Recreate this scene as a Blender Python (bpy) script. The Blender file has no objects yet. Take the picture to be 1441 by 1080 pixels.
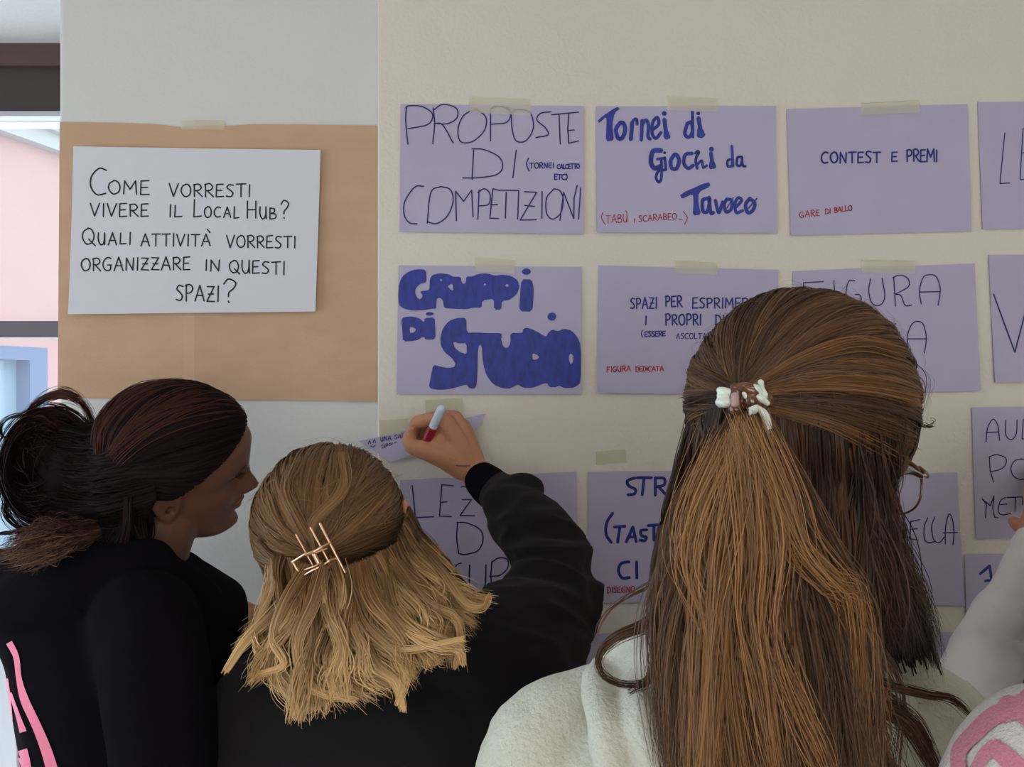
import bpy, math, random
import numpy as np
from mathutils import Vector
from mathutils.bvhtree import BVHTree

random.seed(7)
RNG = np.random.default_rng(11)
sc = bpy.context.scene
COL = sc.collection

# ------------------------------------------------------------------ camera, light, exposure
F = 1293.0            # focal length in pixels of the 1441 px wide photograph
CY, CZ = -1.5, 1.55   # camera stands 1.5 m from the wall, at eye height
cam = bpy.data.cameras.new('camera')
cam.sensor_width = 36.0
cam.lens = 36.0 * F / 1441.0
cam.clip_start = 0.02
camo = bpy.data.objects.new('camera', cam)
COL.objects.link(camo)
camo.location = (0, CY, CZ)
camo.rotation_euler = (math.pi / 2, 0, 0)
sc.camera = camo

world = bpy.data.worlds.new('sky')
sc.world = world
world.use_nodes = True
wn = world.node_tree
wbg = wn.nodes['Background']
wbg.inputs[0].default_value = (0.80, 0.90, 1.0, 1)
wbg.inputs[1].default_value = 2.6

sc.view_settings.view_transform = 'Standard'
sc.view_settings.look = 'None'
sc.view_settings.gamma = 1.0
sc.view_settings.use_curve_mapping = False
sc.view_settings.exposure = 0.0

LAMP_POWER = 4.0     # each ceiling panel, W
LAMP_COL = (1.0, 0.945, 0.86)
lamp_spots = [(-0.9, -2.3), (1.1, -2.3), (-0.9, -3.9), (1.1, -3.9), (2.6, -2.3)]
ROOM = dict(x0=-2.3, x1=3.4, y0=-4.8, z1=3.0)


def area(name, loc, rot, sx, sy, power, colr):
    l = bpy.data.lights.new(name, 'AREA')
    l.shape = 'RECTANGLE'
    l.size, l.size_y = sx, sy
    l.energy = power
    l.color = colr
    o = bpy.data.objects.new(name, l)
    COL.objects.link(o)
    o.location = loc
    o.rotation_euler = rot
    return o


for lx, ly in lamp_spots:
    area('ceiling_lamp_light', (lx, ly, ROOM['z1'] - 0.075), (0, 0, 0), 0.56, 0.56, LAMP_POWER, LAMP_COL)
# daylight that enters through the window opening (sky portal)
area('window_daylight', (-1.45, 0.42, 1.3), (math.radians(-90), 0, 0), 1.3, 1.7, 26.0, (0.74, 0.87, 1.0))
area('added_side_light', (ROOM['x0'] - 0.12, -1.05, 1.35), (0, math.radians(-90), 0), 1.45, 1.7, 19.0, (0.74, 0.87, 1.0))  # light of an unseen side window, added for cool light from the left
area('added_rear_light', (0.5, ROOM['y0'] - 0.12, 1.2), (math.radians(90), 0, 0), 3.3, 1.4, 49.0, (1.0, 0.94, 0.85))  # light of an unseen rear window, added to brighten the wall from behind


# ------------------------------------------------------------------ helpers
def W(px, py, D):
    return np.array([(px - 720.5) / F * D, CY + D, CZ - (py - 540.0) / F * D])


def ray(px, py):
    d = Vector(((px - 720.5) / F, 1.0, -(py - 540.0) / F))
    return Vector((0, CY, CZ)), d.normalized()


def s2l(c):
    c = c / 255.0
    return c / 12.92 if c <= 0.04045 else ((c + 0.055) / 1.055) ** 2.4


def rgb(r, g, b):
    return (s2l(r), s2l(g), s2l(b), 1.0)


def mat(name, color, rough=0.6, spec=0.4, metal=0.0, bump=0.0, bscale=100.0, var=0.0, vscale=8.0, sheen=0.0,
        alpha=1.0, trans=0.0, sss=0.0, stretch=None, detail=4.0, coat=0.0):
    m = bpy.data.materials.new(name)
    m.use_nodes = True
    nt = m.node_tree
    p = nt.nodes['Principled BSDF']
    p.inputs['Base Color'].default_value = color
    p.inputs['Roughness'].default_value = rough
    p.inputs['Specular IOR Level'].default_value = spec
    p.inputs['Metallic'].default_value = metal
    p.inputs['Alpha'].default_value = alpha
    p.inputs['Transmission Weight'].default_value = trans
    p.inputs['Sheen Weight'].default_value = sheen
    p.inputs['Coat Weight'].default_value = coat
    if sss:
        p.inputs['Subsurface Weight'].default_value = sss
        p.inputs['Subsurface Radius'].default_value = (0.010, 0.004, 0.002)
        p.inputs['Subsurface Scale'].default_value = 0.6
    tc = nt.nodes.new('ShaderNodeTexCoord')
    mp = nt.nodes.new('ShaderNodeMapping')
    nt.links.new(tc.outputs['Object'], mp.inputs[0])
    if stretch:
        mp.inputs['Scale'].default_value = stretch
    if var:
        n = nt.nodes.new('ShaderNodeTexNoise')
        n.inputs['Scale'].default_value = vscale
        n.inputs['Detail'].default_value = 5
        nt.links.new(mp.outputs[0], n.inputs['Vector'])
        r = nt.nodes.new('ShaderNodeMapRange')
        r.inputs[1].default_value = 0.3
        r.inputs[2].default_value = 0.7
        r.inputs[3].default_value = 1 - var
        r.inputs[4].default_value = 1 + var
        nt.links.new(n.outputs[0], r.inputs[0])
        mx = nt.nodes.new('ShaderNodeVectorMath')
        mx.operation = 'SCALE'
        mx.inputs[0].default_value = color[:3]
        nt.links.new(r.outputs[0], mx.inputs['Scale'])
        nt.links.new(mx.outputs[0], p.inputs['Base Color'])
    if bump:
        n2 = nt.nodes.new('ShaderNodeTexNoise')
        n2.inputs['Scale'].default_value = bscale
        n2.inputs['Detail'].default_value = detail
        nt.links.new(mp.outputs[0], n2.inputs['Vector'])
        b = nt.nodes.new('ShaderNodeBump')
        b.inputs['Strength'].default_value = bump
        b.inputs['Distance'].default_value = 0.004
        nt.links.new(n2.outputs[0], b.inputs['Height'])
        nt.links.new(b.outputs[0], p.inputs['Normal'])
    return m


def hair_mat(name, rough=0.42, spec=0.35):
    m = bpy.data.materials.new(name)
    m.use_nodes = True
    nt = m.node_tree
    p = nt.nodes['Principled BSDF']
    a = nt.nodes.new('ShaderNodeAttribute')
    a.attribute_name = 'tint'
    nt.links.new(a.outputs['Color'], p.inputs['Base Color'])
    p.inputs['Roughness'].default_value = rough
    p.inputs['Specular IOR Level'].default_value = spec
    tr = nt.nodes.new('ShaderNodeBsdfTranslucent')
    nt.links.new(a.outputs['Color'], tr.inputs['Color'])
    mx = nt.nodes.new('ShaderNodeMixShader')
    mx.inputs[0].default_value = 0.15
    nt.links.new(p.outputs[0], mx.inputs[1])
    nt.links.new(tr.outputs[0], mx.inputs[2])
    nt.links.new(mx.outputs[0], nt.nodes['Material Output'].inputs['Surface'])
    return m


def tag(o, label=None, cat=None, group=None, kind=None):
    if label: o['label'] = label
    if cat: o['category'] = cat
    if group: o['group'] = group
    if kind: o['kind'] = kind
    return o


def empty(name, loc, label, cat, group=None):
    o = bpy.data.objects.new(name, None)
    o.empty_display_size = 0.05
    COL.objects.link(o)
    o.location = loc
    return tag(o, label, cat, group)


def wpos(o):
    v = Vector(o.location)
    while o.parent:
        o = o.parent
        v += Vector(o.location)
    return np.array(v)


def obj(name, V, Fc, m, parent=None, smooth=False, tint=None, origin=None):
    """one mesh object from world-space vertices"""
    V = np.asarray(V, dtype=float)
    me = bpy.data.meshes.new(name)
    o = bpy.data.objects.new(name, me)
    off = np.zeros(3)
    if parent is not None:
        o.parent = parent
        off = wpos(parent)
    elif origin is not None:
        o.location = origin
        off = np.array(origin)
    V = V - off
    if isinstance(Fc, np.ndarray):
        nv, nf, k = len(V), len(Fc), Fc.shape[1]
        me.vertices.add(nv)
        me.vertices.foreach_set('co', V.astype(np.float32).ravel())
        me.loops.add(nf * k)
        me.loops.foreach_set('vertex_index', Fc.astype(np.int32).ravel())
        me.polygons.add(nf)
        me.polygons.foreach_set('loop_start', np.arange(0, nf * k, k, dtype=np.int32))
        me.update(calc_edges=True)
    else:
        me.from_pydata([tuple(v) for v in V], [], Fc)
    if tint is not None:
        at = me.attributes.new('tint', 'FLOAT_COLOR', 'POINT')
        c = np.ones((len(V), 4), dtype=np.float32)
        c[:, :3] = tint
        at.data.foreach_set('color', c.ravel())
    if smooth:
        me.polygons.foreach_set('use_smooth', np.ones(len(me.polygons), dtype=bool))
    if m is not None:
        me.materials.append(m)
    me.update()
    COL.objects.link(o)
    return o


class MB:
    """collects shapes into one mesh"""
    def __init__(s):
        s.v, s.f = [], []

    def add(s, V, Fc):
        n = len(s.v)
        s.v += [tuple(v) for v in V]
        s.f += [tuple(int(i) + n for i in f) for f in Fc]
        return s

    def box(s, a, b):
        x0, y0, z0 = a
        x1, y1, z1 = b
        V = [(x0, y0, z0), (x1, y0, z0), (x1, y1, z0), (x0, y1, z0), (x0, y0, z1), (x1, y0, z1), (x1, y1, z1), (x0, y1, z1)]
        return s.add(V, [(0, 3, 2, 1), (4, 5, 6, 7), (0, 1, 5, 4), (1, 2, 6, 5), (2, 3, 7, 6), (3, 0, 4, 7)])

    def build(s, name, m, parent=None, smooth=False, origin=None):
        return obj(name, s.v, s.f, m, parent, smooth, origin=origin)


def bevel(o, w, seg=2):
    md = o.modifiers.new('bevel', 'BEVEL')
    md.width = w
    md.segments = seg
    md.limit_method = 'ANGLE'
    return o


def catmull(P, n):
    """resample control points P (k,d) to n points, smooth"""
    P = np.asarray(P, dtype=float)
    k = len(P)
    if k == 2:
        t = np.linspace(0, 1, n)[:, None]
        return P[0] * (1 - t) + P[1] * t
    Q = np.vstack([2 * P[0] - P[1], P, 2 * P[-1] - P[-2]])
    s = np.linspace(0, k - 1, n)
    i = np.minimum(s.astype(int), k - 2)
    t = (s - i)[:, None]
    p0, p1, p2, p3 = Q[i], Q[i + 1], Q[i + 2], Q[i + 3]
    return 0.5 * ((2 * p1) + (-p0 + p2) * t + (2 * p0 - 5 * p1 + 4 * p2 - p3) * t ** 2 + (-p0 + 3 * p1 - 3 * p2 + p3) * t ** 3)


def limb(P, R, seg=18, n=None, flat=None):
    """closed tapered tube with round ends; flat=(axis, factor) squashes the section along an axis"""
    P = np.array([np.asarray(p, dtype=float) for p in P])
    R = np.asarray(R, dtype=float)
    n = n or max(6, 6 * len(P))
    C = catmull(np.hstack([P, R[:, None]]), n)
    P, R = C[:, :3], np.maximum(C[:, 3], 1e-4)
    T = np.gradient(P, axis=0)
    T /= np.linalg.norm(T, axis=1)[:, None] + 1e-12
    rings = []
    u = np.cross(T[0], [0.31, 0.17, 0.94])
    if np.linalg.norm(u) < 0.05: u = np.cross(T[0], [1, 0, 0])
    u /= np.linalg.norm(u)
    a = np.linspace(0, 2 * np.pi, seg, endpoint=False)
    allc, allr, allT = [], [], []
    for q in (80, 60, 40, 20):
        c, s_ = math.cos(math.radians(q)), math.sin(math.radians(q))
        allc.append(P[0] - T[0] * R[0] * s_); allr.append(R[0] * c); allT.append(T[0])
    for i in range(n):
        allc.append(P[i]); allr.append(R[i]); allT.append(T[i])
    for q in (20, 40, 60, 80):
        c, s_ = math.cos(math.radians(q)), math.sin(math.radians(q))
        allc.append(P[-1] + T[-1] * R[-1] * s_); allr.append(R[-1] * c); allT.append(T[-1])
    for c, r, t in zip(allc, allr, allT):
        u = u - t * np.dot(u, t)
        u /= np.linalg.norm(u)
        w = np.cross(t, u)
        D = np.cos(a)[:, None] * u + np.sin(a)[:, None] * w
        if flat is not None:
            ax = np.asarray(flat[0], dtype=float)
            ax = ax / np.linalg.norm(ax)
            D = D - np.outer(D @ ax, ax) * (1 - flat[1])
        rings.append(c + D * r)
    V = np.vstack(rings)
    m = len(rings)
    Fc = []
    for i in range(m - 1):
        for j in range(seg):
            k = (j + 1) % seg
            Fc.append((i * seg + j, i * seg + k, (i + 1) * seg + k, (i + 1) * seg + j))
    Fc.append(tuple(reversed(range(seg))))
    Fc.append(tuple((m - 1) * seg + j for j in range(seg)))
    return V, Fc


def loft(rings, seg=40, n=None, yaw=0.0):
    """rings: (cx, cy, z, rx, ry) bottom to top, closed"""
    A = np.array(rings, dtype=float)
    n = n or len(A) * 5
    C = catmull(A, n)
    a = np.linspace(0, 2 * np.pi, seg, endpoint=False)
    V = []
    cw, sw = math.cos(yaw), math.sin(yaw)
    for cx, cy, z, rx, ry in C:
        rx, ry = max(rx, 1e-3), max(ry, 1e-3)
        x = rx * np.sign(np.cos(a)) * np.abs(np.cos(a)) ** 0.9
        y = ry * np.sign(np.sin(a)) * np.abs(np.sin(a)) ** 0.9
        V.append(np.stack([cx + x * cw - y * sw, cy + x * sw + y * cw, np.full(seg, z)], 1))
    V = np.vstack(V)
    Fc = []
    for i in range(n - 1):
        for j in range(seg):
            k = (j + 1) % seg
            Fc.append((i * seg + j, i * seg + k, (i + 1) * seg + k, (i + 1) * seg + j))
    Fc.append(tuple(reversed(range(seg))))
    Fc.append(tuple((n - 1) * seg + j for j in range(seg)))
    return V, Fc


def remesh(shapes, voxel, smooth=4, fac=0.5):
    """union of closed shapes as one continuous surface; returns V, quads"""
    b = MB()
    for V, Fc in shapes: b.add(V, Fc)
    o = b.build('temporary_union', None)
    md = o.modifiers.new('r', 'REMESH')
    md.mode = 'VOXEL'
    md.voxel_size = voxel
    md.adaptivity = 0
    if smooth:
        ms = o.modifiers.new('s', 'SMOOTH')
        ms.iterations = smooth
        ms.factor = fac
    dg = bpy.context.evaluated_depsgraph_get()
    e = o.evaluated_get(dg)
    me = e.to_mesh()
    V = np.empty(len(me.vertices) * 3, dtype=np.float32)
    me.vertices.foreach_get('co', V)
    N = np.empty(len(me.vertices) * 3, dtype=np.float32)
    me.vertices.foreach_get('normal', N)
    L = np.empty(len(me.loops), dtype=np.int32)
    me.loops.foreach_get('vertex_index', L)
    nf = len(me.polygons)
    quads = len(L) == nf * 4
    Fc = L.reshape(-1, 4).copy() if quads else [tuple(p.vertices) for p in me.polygons]
    e.to_mesh_clear()
    m0 = o.data
    bpy.data.objects.remove(o)
    bpy.data.meshes.remove(m0)
    return V.reshape(-1, 3).astype(float), N.reshape(-1, 3).astype(float), Fc


def wave_noise(V, scale, seed, octv=3, stretch=(1, 1, 1)):
    """smooth pseudo noise in -1..1"""
    r = np.random.default_rng(seed)
    P = V * np.array(stretch) * scale
    out = np.zeros(len(V))
    amp, tot = 1.0, 0.0
    for o in range(octv):
        acc = np.zeros(len(V))
        for k in range(4):
            d = r.normal(size=3); d /= np.linalg.norm(d)
            e = r.normal(size=3); e /= np.linalg.norm(e)
            acc += np.sin(P @ d * 2 * (1 + .3 * k) + 1.6 * np.sin(P @ e * 1.3 + r.uniform(0, 6)) + r.uniform(0, 6))
        out += amp * acc / 4 * 1.4
        tot += amp
        amp *= 0.5
        P = P * 2.03
    return out / tot


def folds(V, N, amp, scale, seed, stretch=(1, 1, 1)):
    n = wave_noise(V, scale, seed, 3, stretch)
    r = 1 - np.abs(n) * 2.0                       # ridges
    return V + N * (amp * r)[:, None]


def bvh_of(V, Fc):
    return BVHTree.FromPolygons([Vector(v) for v in V], [tuple(int(i) for i in f) for f in Fc])


# ------------------------------------------------------------------ materials
M = {}
M['plaster'] = mat('plaster', (0.68, 0.64, 0.575, 1), 0.85, 0.25, bump=0.35, bscale=160, var=0.02, vscale=3, detail=6)
M['plaster_pillar'] = mat('plaster_pillar', (0.62, 0.62, 0.61, 1), 0.8, 0.25, bump=0.18, bscale=140, var=0.02, vscale=2.5, detail=5)
M['ceiling'] = mat('ceiling_paint', (0.6, 0.58, 0.55, 1), 0.9)
M['floor'] = mat('floor_tile', (0.46, 0.41, 0.36, 1), 0.45, var=0.12, vscale=4)
M['lilac'] = mat('lilac_paper', (0.44, 0.41, 0.57, 1), 0.75, 0.25, bump=0.05, bscale=500, var=0.03, vscale=9)
M['kraft'] = mat('kraft_paper', (0.52, 0.345, 0.225, 1), 0.7, 0.3, bump=0.12, bscale=260, var=0.05, vscale=12, stretch=(1, 1, 2))
M['white_paper'] = mat('white_paper', (0.62, 0.635, 0.69, 1), 0.7, 0.25, bump=0.04, bscale=300)
M['ink_blue'] = mat('ink_blue', (0.014, 0.018, 0.20, 1), 0.5)
M['ink_dark'] = mat('ink_dark_blue', (0.020, 0.017, 0.13, 1), 0.5)
M['marker_blue'] = mat('marker_blue', (0.018, 0.032, 0.27, 1), 0.5, var=0.32, vscale=70, stretch=(1.6, 1, .7))
M['ink_black'] = mat('ink_black', (0.012, 0.012, 0.018, 1), 0.5)
M['ink_red'] = mat('ink_red', (0.42, 0.02, 0.045, 1), 0.5)
M['tape'] = mat('paper_tape', (0.76, 0.72, 0.55, 1), 0.6, 0.3, alpha=0.42, bump=0.1, bscale=300)
M['black_cloth'] = mat('black_fleece', (0.0055, 0.0048, 0.0065, 1), 0.95, 0.03, bump=0.25, bscale=900, sheen=0.005)
M['charcoal_cloth'] = mat('charcoal_fleece', (0.0115, 0.0105, 0.0120, 1), 0.9, 0.10, bump=0.3, bscale=900, sheen=0.05)
M['cream_fleece'] = mat('cream_fleece', (0.63, 0.64, 0.55, 1), 0.95, 0.15, bump=0.7, bscale=260, var=0.04, vscale=60, sheen=0.3)
M['white_knit'] = mat('white_knit', (0.66, 0.63, 0.60, 1), 0.95, 0.12, bump=0.6, bscale=420, sheen=0.3)
M['pale_cotton'] = mat('pale_pink_cotton', (0.76, 0.71, 0.69, 1), 0.9, 0.15, bump=0.2, bscale=500, sheen=0.2)
M['pink_knit'] = mat('pink_knit', (0.60, 0.23, 0.31, 1), 0.95, 0.12, bump=0.6, bscale=420, sheen=0.2)
M['pink_print'] = mat('pink_print', (0.85, 0.22, 0.36, 1), 0.6, var=0.05, vscale=60)
M['denim'] = mat('denim', (0.05, 0.08, 0.14, 1), 0.9, 0.2, bump=0.2, bscale=700)
M['shoe'] = mat('shoe_canvas', (0.5, 0.5, 0.48, 1), 0.8)
M['skin_dark'] = mat('skin_brown', (0.17, 0.074, 0.048, 1), 0.5, 0.35, var=0.05, vscale=30, sss=0.15, bump=0.05, bscale=600)
M['skin_light'] = mat('skin_tan', (0.50, 0.235, 0.135, 1), 0.5, 0.35, var=0.07, vscale=40, sss=0.2, bump=0.12, bscale=500)
M['lip'] = mat('lip', (0.20, 0.06, 0.05, 1), 0.4)
M['eye'] = mat('eye_white', (0.6, 0.58, 0.55, 1), 0.2)
M['iris'] = mat('iris_brown', (0.03, 0.015, 0.01, 1), 0.2)
M['gold'] = mat('rose_gold', (0.88, 0.56, 0.36, 1), 0.28, metal=1.0)
M['frame_brown'] = mat('window_frame_brown', (0.045, 0.032, 0.030, 1), 0.5)
M['frame_brown2'] = mat('window_frame_lighter_brown', (0.085, 0.045, 0.040, 1), 0.5)
M['frame_white'] = mat('white_strip', (0.42, 0.42, 0.46, 1), 0.5)
M['frame_grey'] = mat('mullion_grey', (0.11, 0.10, 0.12, 1), 0.5)
M['pink_facade'] = mat('pink_facade', (0.62, 0.385, 0.35, 1), 0.9, var=0.03, vscale=2)
M['cornice'] = mat('cornice_stone', (0.55, 0.58, 0.55, 1), 0.9)
M['blue_frame'] = mat('blue_frame', (0.13, 0.20, 0.36, 1), 0.5)
M['shop_glass'] = mat('shop_glass', (0.30, 0.46, 0.58, 1), 0.12, 0.6)
M['asphalt'] = mat('street', (0.35, 0.35, 0.36, 1), 0.9)
M['glass'] = mat('window_glass', (0.95, 0.98, 1, 1), 0.02, 0.5, alpha=0.10)
M['lens'] = mat('lens_glass', (0.95, 0.95, 1, 1), 0.02, 0.6, alpha=0.10)
M['tortoise'] = mat('tortoise_plastic', (0.11, 0.035, 0.015, 1), 0.22, 0.6, var=0.5, vscale=160, coat=0.5)
M['black_gloss'] = mat('black_gloss', (0.015, 0.017, 0.022, 1), 0.15, 0.7, coat=0.5)
M['steel'] = mat('hinge_steel', (0.75, 0.68, 0.6, 1), 0.25, metal=1.0)
M['white_gloss'] = mat('pearl_plastic', (0.66, 0.74, 0.66, 1), 0.2, 0.6, coat=0.5)
M['red_plastic'] = mat('red_plastic', (0.30, 0.012, 0.03, 1), 0.3, 0.5)
M['pale_blue_plastic'] = mat('pale_blue_plastic', (0.55, 0.68, 0.80, 1), 0.4, 0.5, var=0.1, vscale=150)
M['tattoo'] = mat('tattoo_ink', (0.20, 0.10, 0.07, 1), 0.6)
em = bpy.data.materials.new('lamp_diffuser')
em.use_nodes = True
_p = em.node_tree.nodes['Principled BSDF']
_p.inputs['Emission Color'].default_value = (*LAMP_COL, 1)
_p.inputs['Emission Strength'].default_value = 0.8
M['diffuser'] = em
M['hair'] = hair_mat('hair_strands', 0.45, 0.20)
M['hair_dark'] = hair_mat('hair_strands_dark', 0.55, 0.07)

# ------------------------------------------------------------------ the setting
x0, x1, y0, z1 = ROOM['x0'], ROOM['x1'], ROOM['y0'], ROOM['z1']
XE = (531 - 720.5) / F * 1.5            # the step in the wall
XP = (83 - 720.5) / F * 1.51            # left edge of the pillar
ZT = 2.193                              # underside of the window lintel


def struct(name, mb, m, **k):
    return tag(mb.build(name, m, **k), kind='structure')


struct('floor', MB().box((x0 - .2, y0 - .2, -0.1), (x1 + .2, 0.4, 0)), M['floor'])
struct('ceiling', MB().box((x0 - .2, y0 - .2, z1), (x1 + .2, 0.4, z1 + .1)), M['ceiling'])
wb = struct('wall_back', MB().box((XE, 0, 0), (x1, 0.4, z1)), M['plaster'])
bevel(wb, 0.0035, 3)
wp = struct('wall_back_pillar', MB().box((XP, 0.010, 0), (XE + .004, 0.4, z1)), M['plaster_pillar'])
bevel(wp, 0.006, 3)
struct('wall_back_lintel', MB().box((x0, 0.010, ZT), (XP + .001, 0.4, z1)), M['plaster_pillar'])
struct('wall_back_sill', MB().box((x0, 0.010, 0), (XP + .001, 0.4, 0.35)), M['plaster_pillar'])
struct('wall_left', MB().box((x0 - .2, y0, 0), (x0, -2.0, z1)).box((x0 - .2, -.12, 0), (x0, .4, z1)).box((x0 - .2, -2.0, 0), (x0, -.12, .55)).box((x0 - .2, -2.0, 2.1), (x0, -.12, z1)), M['plaster'])
win2 = tag(empty('added_side_window', (x0 - .1, -1.25, .55), None, None), kind='structure')  # unseen window, added to let cool light graze the wall
MB().box((x0 - .1, -2.0, .55), (x0 - .05, -1.93, 2.1)).box((x0 - .1, -.19, .55), (x0 - .05, -.12, 2.1)).box((x0 - .1, -1.93, .55), (x0 - .05, -.19, .62)).box((x0 - .1, -1.93, 2.03), (x0 - .05, -.19, 2.1)).build('window_frame', M['frame_brown'], win2)
MB().box((x0 - .08, -1.93, .62), (x0 - .074, -.19, 2.03)).build('pane', M['glass'], win2)
struct('wall_right', MB().box((x1, y0, 0), (x1 + .2, 0.4, z1)), M['plaster'])
struct('wall_front', MB().box((x0, y0 - .2, 0), (-1.2, y0, z1)).box((2.2, y0 - .2, 0), (x1, y0, z1)).box((-1.2, y0 - .2, 0), (2.2, y0, .45)).box((-1.2, y0 - .2, 1.95), (2.2, y0, z1)), M['plaster'])
win3 = tag(empty('added_rear_window', (.5, y0 - .1, .45), None, None), kind='structure')  # unseen window behind the camera, added to light the sheet wall
b = MB()
for xa in (-1.2, -.09, 1.02, 2.13): b.box((xa, y0 - .1, .45), (xa + .07, y0 - .05, 1.95))
b.box((-1.2, y0 - .1, .45), (2.2, y0 - .05, .52)).box((-1.2, y0 - .1, 1.88), (2.2, y0 - .05, 1.95))
b.build('window_frame', M['frame_brown'], win3)
for xa in (-1.13, -.02, 1.09): MB().box((xa, y0 - .08, .52), (xa + 1.04, y0 - .074, 1.88)).build('pane', M['glass'], win3)
struct('baseboard_back', MB().box((XE + .004, -0.012, 0), (x1, 0, 0.08)), M['ceiling'])

# window
DW = 1.75
zz = lambda py, D: CZ - (py - 540) / F * D
win = tag(empty('window_1', (-1.5, 0.25, 0.35), None, None), kind='structure')
wf = MB().box((x0, 0.235, zz(96, DW)), (XP + .05, 0.33, ZT + .001)).build('window_frame', M['frame_brown2'], win)
wf2 = MB().box((x0, 0.25, zz(158, DW)), (XP + .05, 0.34, zz(95, DW))).build('shutter_box', M['frame_brown'], win)
MB().box((x0, 0.243, zz(165, DW)), (XP + .05, 0.33, zz(158, DW))).build('white_strip', M['frame_white'], win)
MB().box((x0, 0.25, zz(475, DW)), (XP + .05, 0.31, zz(452, DW))).build('transom', M['frame_grey'], win)
MB().box((x0, 0.25, 0.35), (x0 + .07, 0.31, ZT)).box((XP - .01 + .03, 0.25, 0.35), (XP + .09, 0.31, ZT)).build('stile', M['frame_grey'], win)
MB().box((x0, 0.25, 0.35), (XP + .05, 0.31, 0.42)).build('bottom_rail', M['frame_grey'], win)
MB().box((x0 + .06, 0.275, zz(452, DW)), (XP + .03, 0.281, zz(165, DW))).build('pane', M['glass'], win)
MB().box((x0 + .06, 0.275, 0.42), (XP + .03, 0.281, zz(475, DW))).build('pane', M['glass'], win)

# ceiling lamps
for i, (lx, ly) in enumerate(lamp_spots):
    where = ['near the window', 'over the middle of the sheet wall', 'far back near the window', 'far back in the middle',
             'nearest the right wall'][i]
    t = empty('ceiling_light', (lx, ly, z1), 'square white ceiling light panel ' + where, 'ceiling light', 'ceiling light panels')
    b = MB()
    for a, c in (((-.31, -.31), (.31, -.28)), ((-.31, .28), (.31, .31)), ((-.31, -.28), (-.28, .28)), ((.28, -.28), (.31, .28))):
        b.box((lx + a[0], ly + a[1], z1 - .06), (lx + c[0], ly + c[1], z1))
    b.build('frame', M['frame_white'], t)
    MB().box((lx - .28, ly - .28, z1 - .03), (lx + .28, ly + .28, z1 - .001)).build('diffuser', M['diffuser'], t)

# street and houses outside
tag(MB().box((-9, 0.42, -0.6), (8, 26, -0.5)).build('street', M['asphalt']), kind='structure')
fx = lambda y: -4.46 + .219 * (y - 6.5)
bl = empty('building', (fx(6), 6, -0.5), 'pink rendered house front with pale cornice across the street', 'building')
ya, yb = 0.9, 14.0


def slab(yA, yB, zA, zB, d0, d1):
    """box standing along the facade line, d0..d1 metres in front of it"""
    V = []
    for z in (zA, zB):
        for (y, d) in ((yA, d0), (yB, d0), (yB, d1), (yA, d1)):
            V.append((fx(y) + d, y - d * .219, z))
    return V, [(0, 1, 2, 3), (7, 6, 5, 4), (0, 4, 5, 1), (1, 5, 6, 2), (2, 6, 7, 3), (3, 7, 4, 0)]


b = MB(); b.add(*slab(ya, yb, 1.88, 3.72, -.4, 0)); b.add(*slab(7.05, 7.75, -.5, 1.88, -.4, 0)); b.add(*slab(ya, 3, -.5, 1.88, -.4, 0))
b.build('wall', M['pink_facade'], bl)
b = MB(); b.add(*slab(ya, yb, 3.72, 3.86, -.1, .12)); b.add(*slab(ya, yb, 3.86, 3.93, -.1, .2)); b.add(*slab(ya, yb, 3.93, 4.08, -.1, .3))
b.build('cornice', M['cornice'], bl)
for q, (wa, wb_) in enumerate(((3.0, 7.05), (7.75, 11.5))):
    b = MB(); b.add(*slab(wa, wa + .12, -.5, 1.88, -.3, .02)); b.add(*slab(wb_ - .22, wb_, -.5, 1.88, -.3, .02)); b.add(*slab(wa + .12, wb_ - .22, 1.76, 1.88, -.3, .02))
    b.add(*slab(wa + 2.9, wa + 3.0, -.5, 1.76, -.3, .0))
    fr = b.build('shop_window_frame', M['blue_frame'], bl)
    b = MB(); b.add(*slab(wa + .12, wb_ - .22, -.5, 1.76, -.2, -.12))
    b.build('pane', M['shop_glass'], fr)
b2 = empty('building', (-4.5, 22, -0.5), 'distant taller pink house above the cornice line', 'building')
MB().box((-14, 20, -.5), (-10.2, 22, 9.4)).box((-10.2, 20, -.5), (-8.0, 22, 6.9)).build('wall', M['pink_facade'], b2)
MB().box((-10.9, 19.9, 7.0), (-10.45, 20.05, 8.2)).build('window', M['blue_frame'], b2)


# ------------------------------------------------------------------ sheets of paper with writing
def _g(w, *st): return (w, st)


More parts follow.
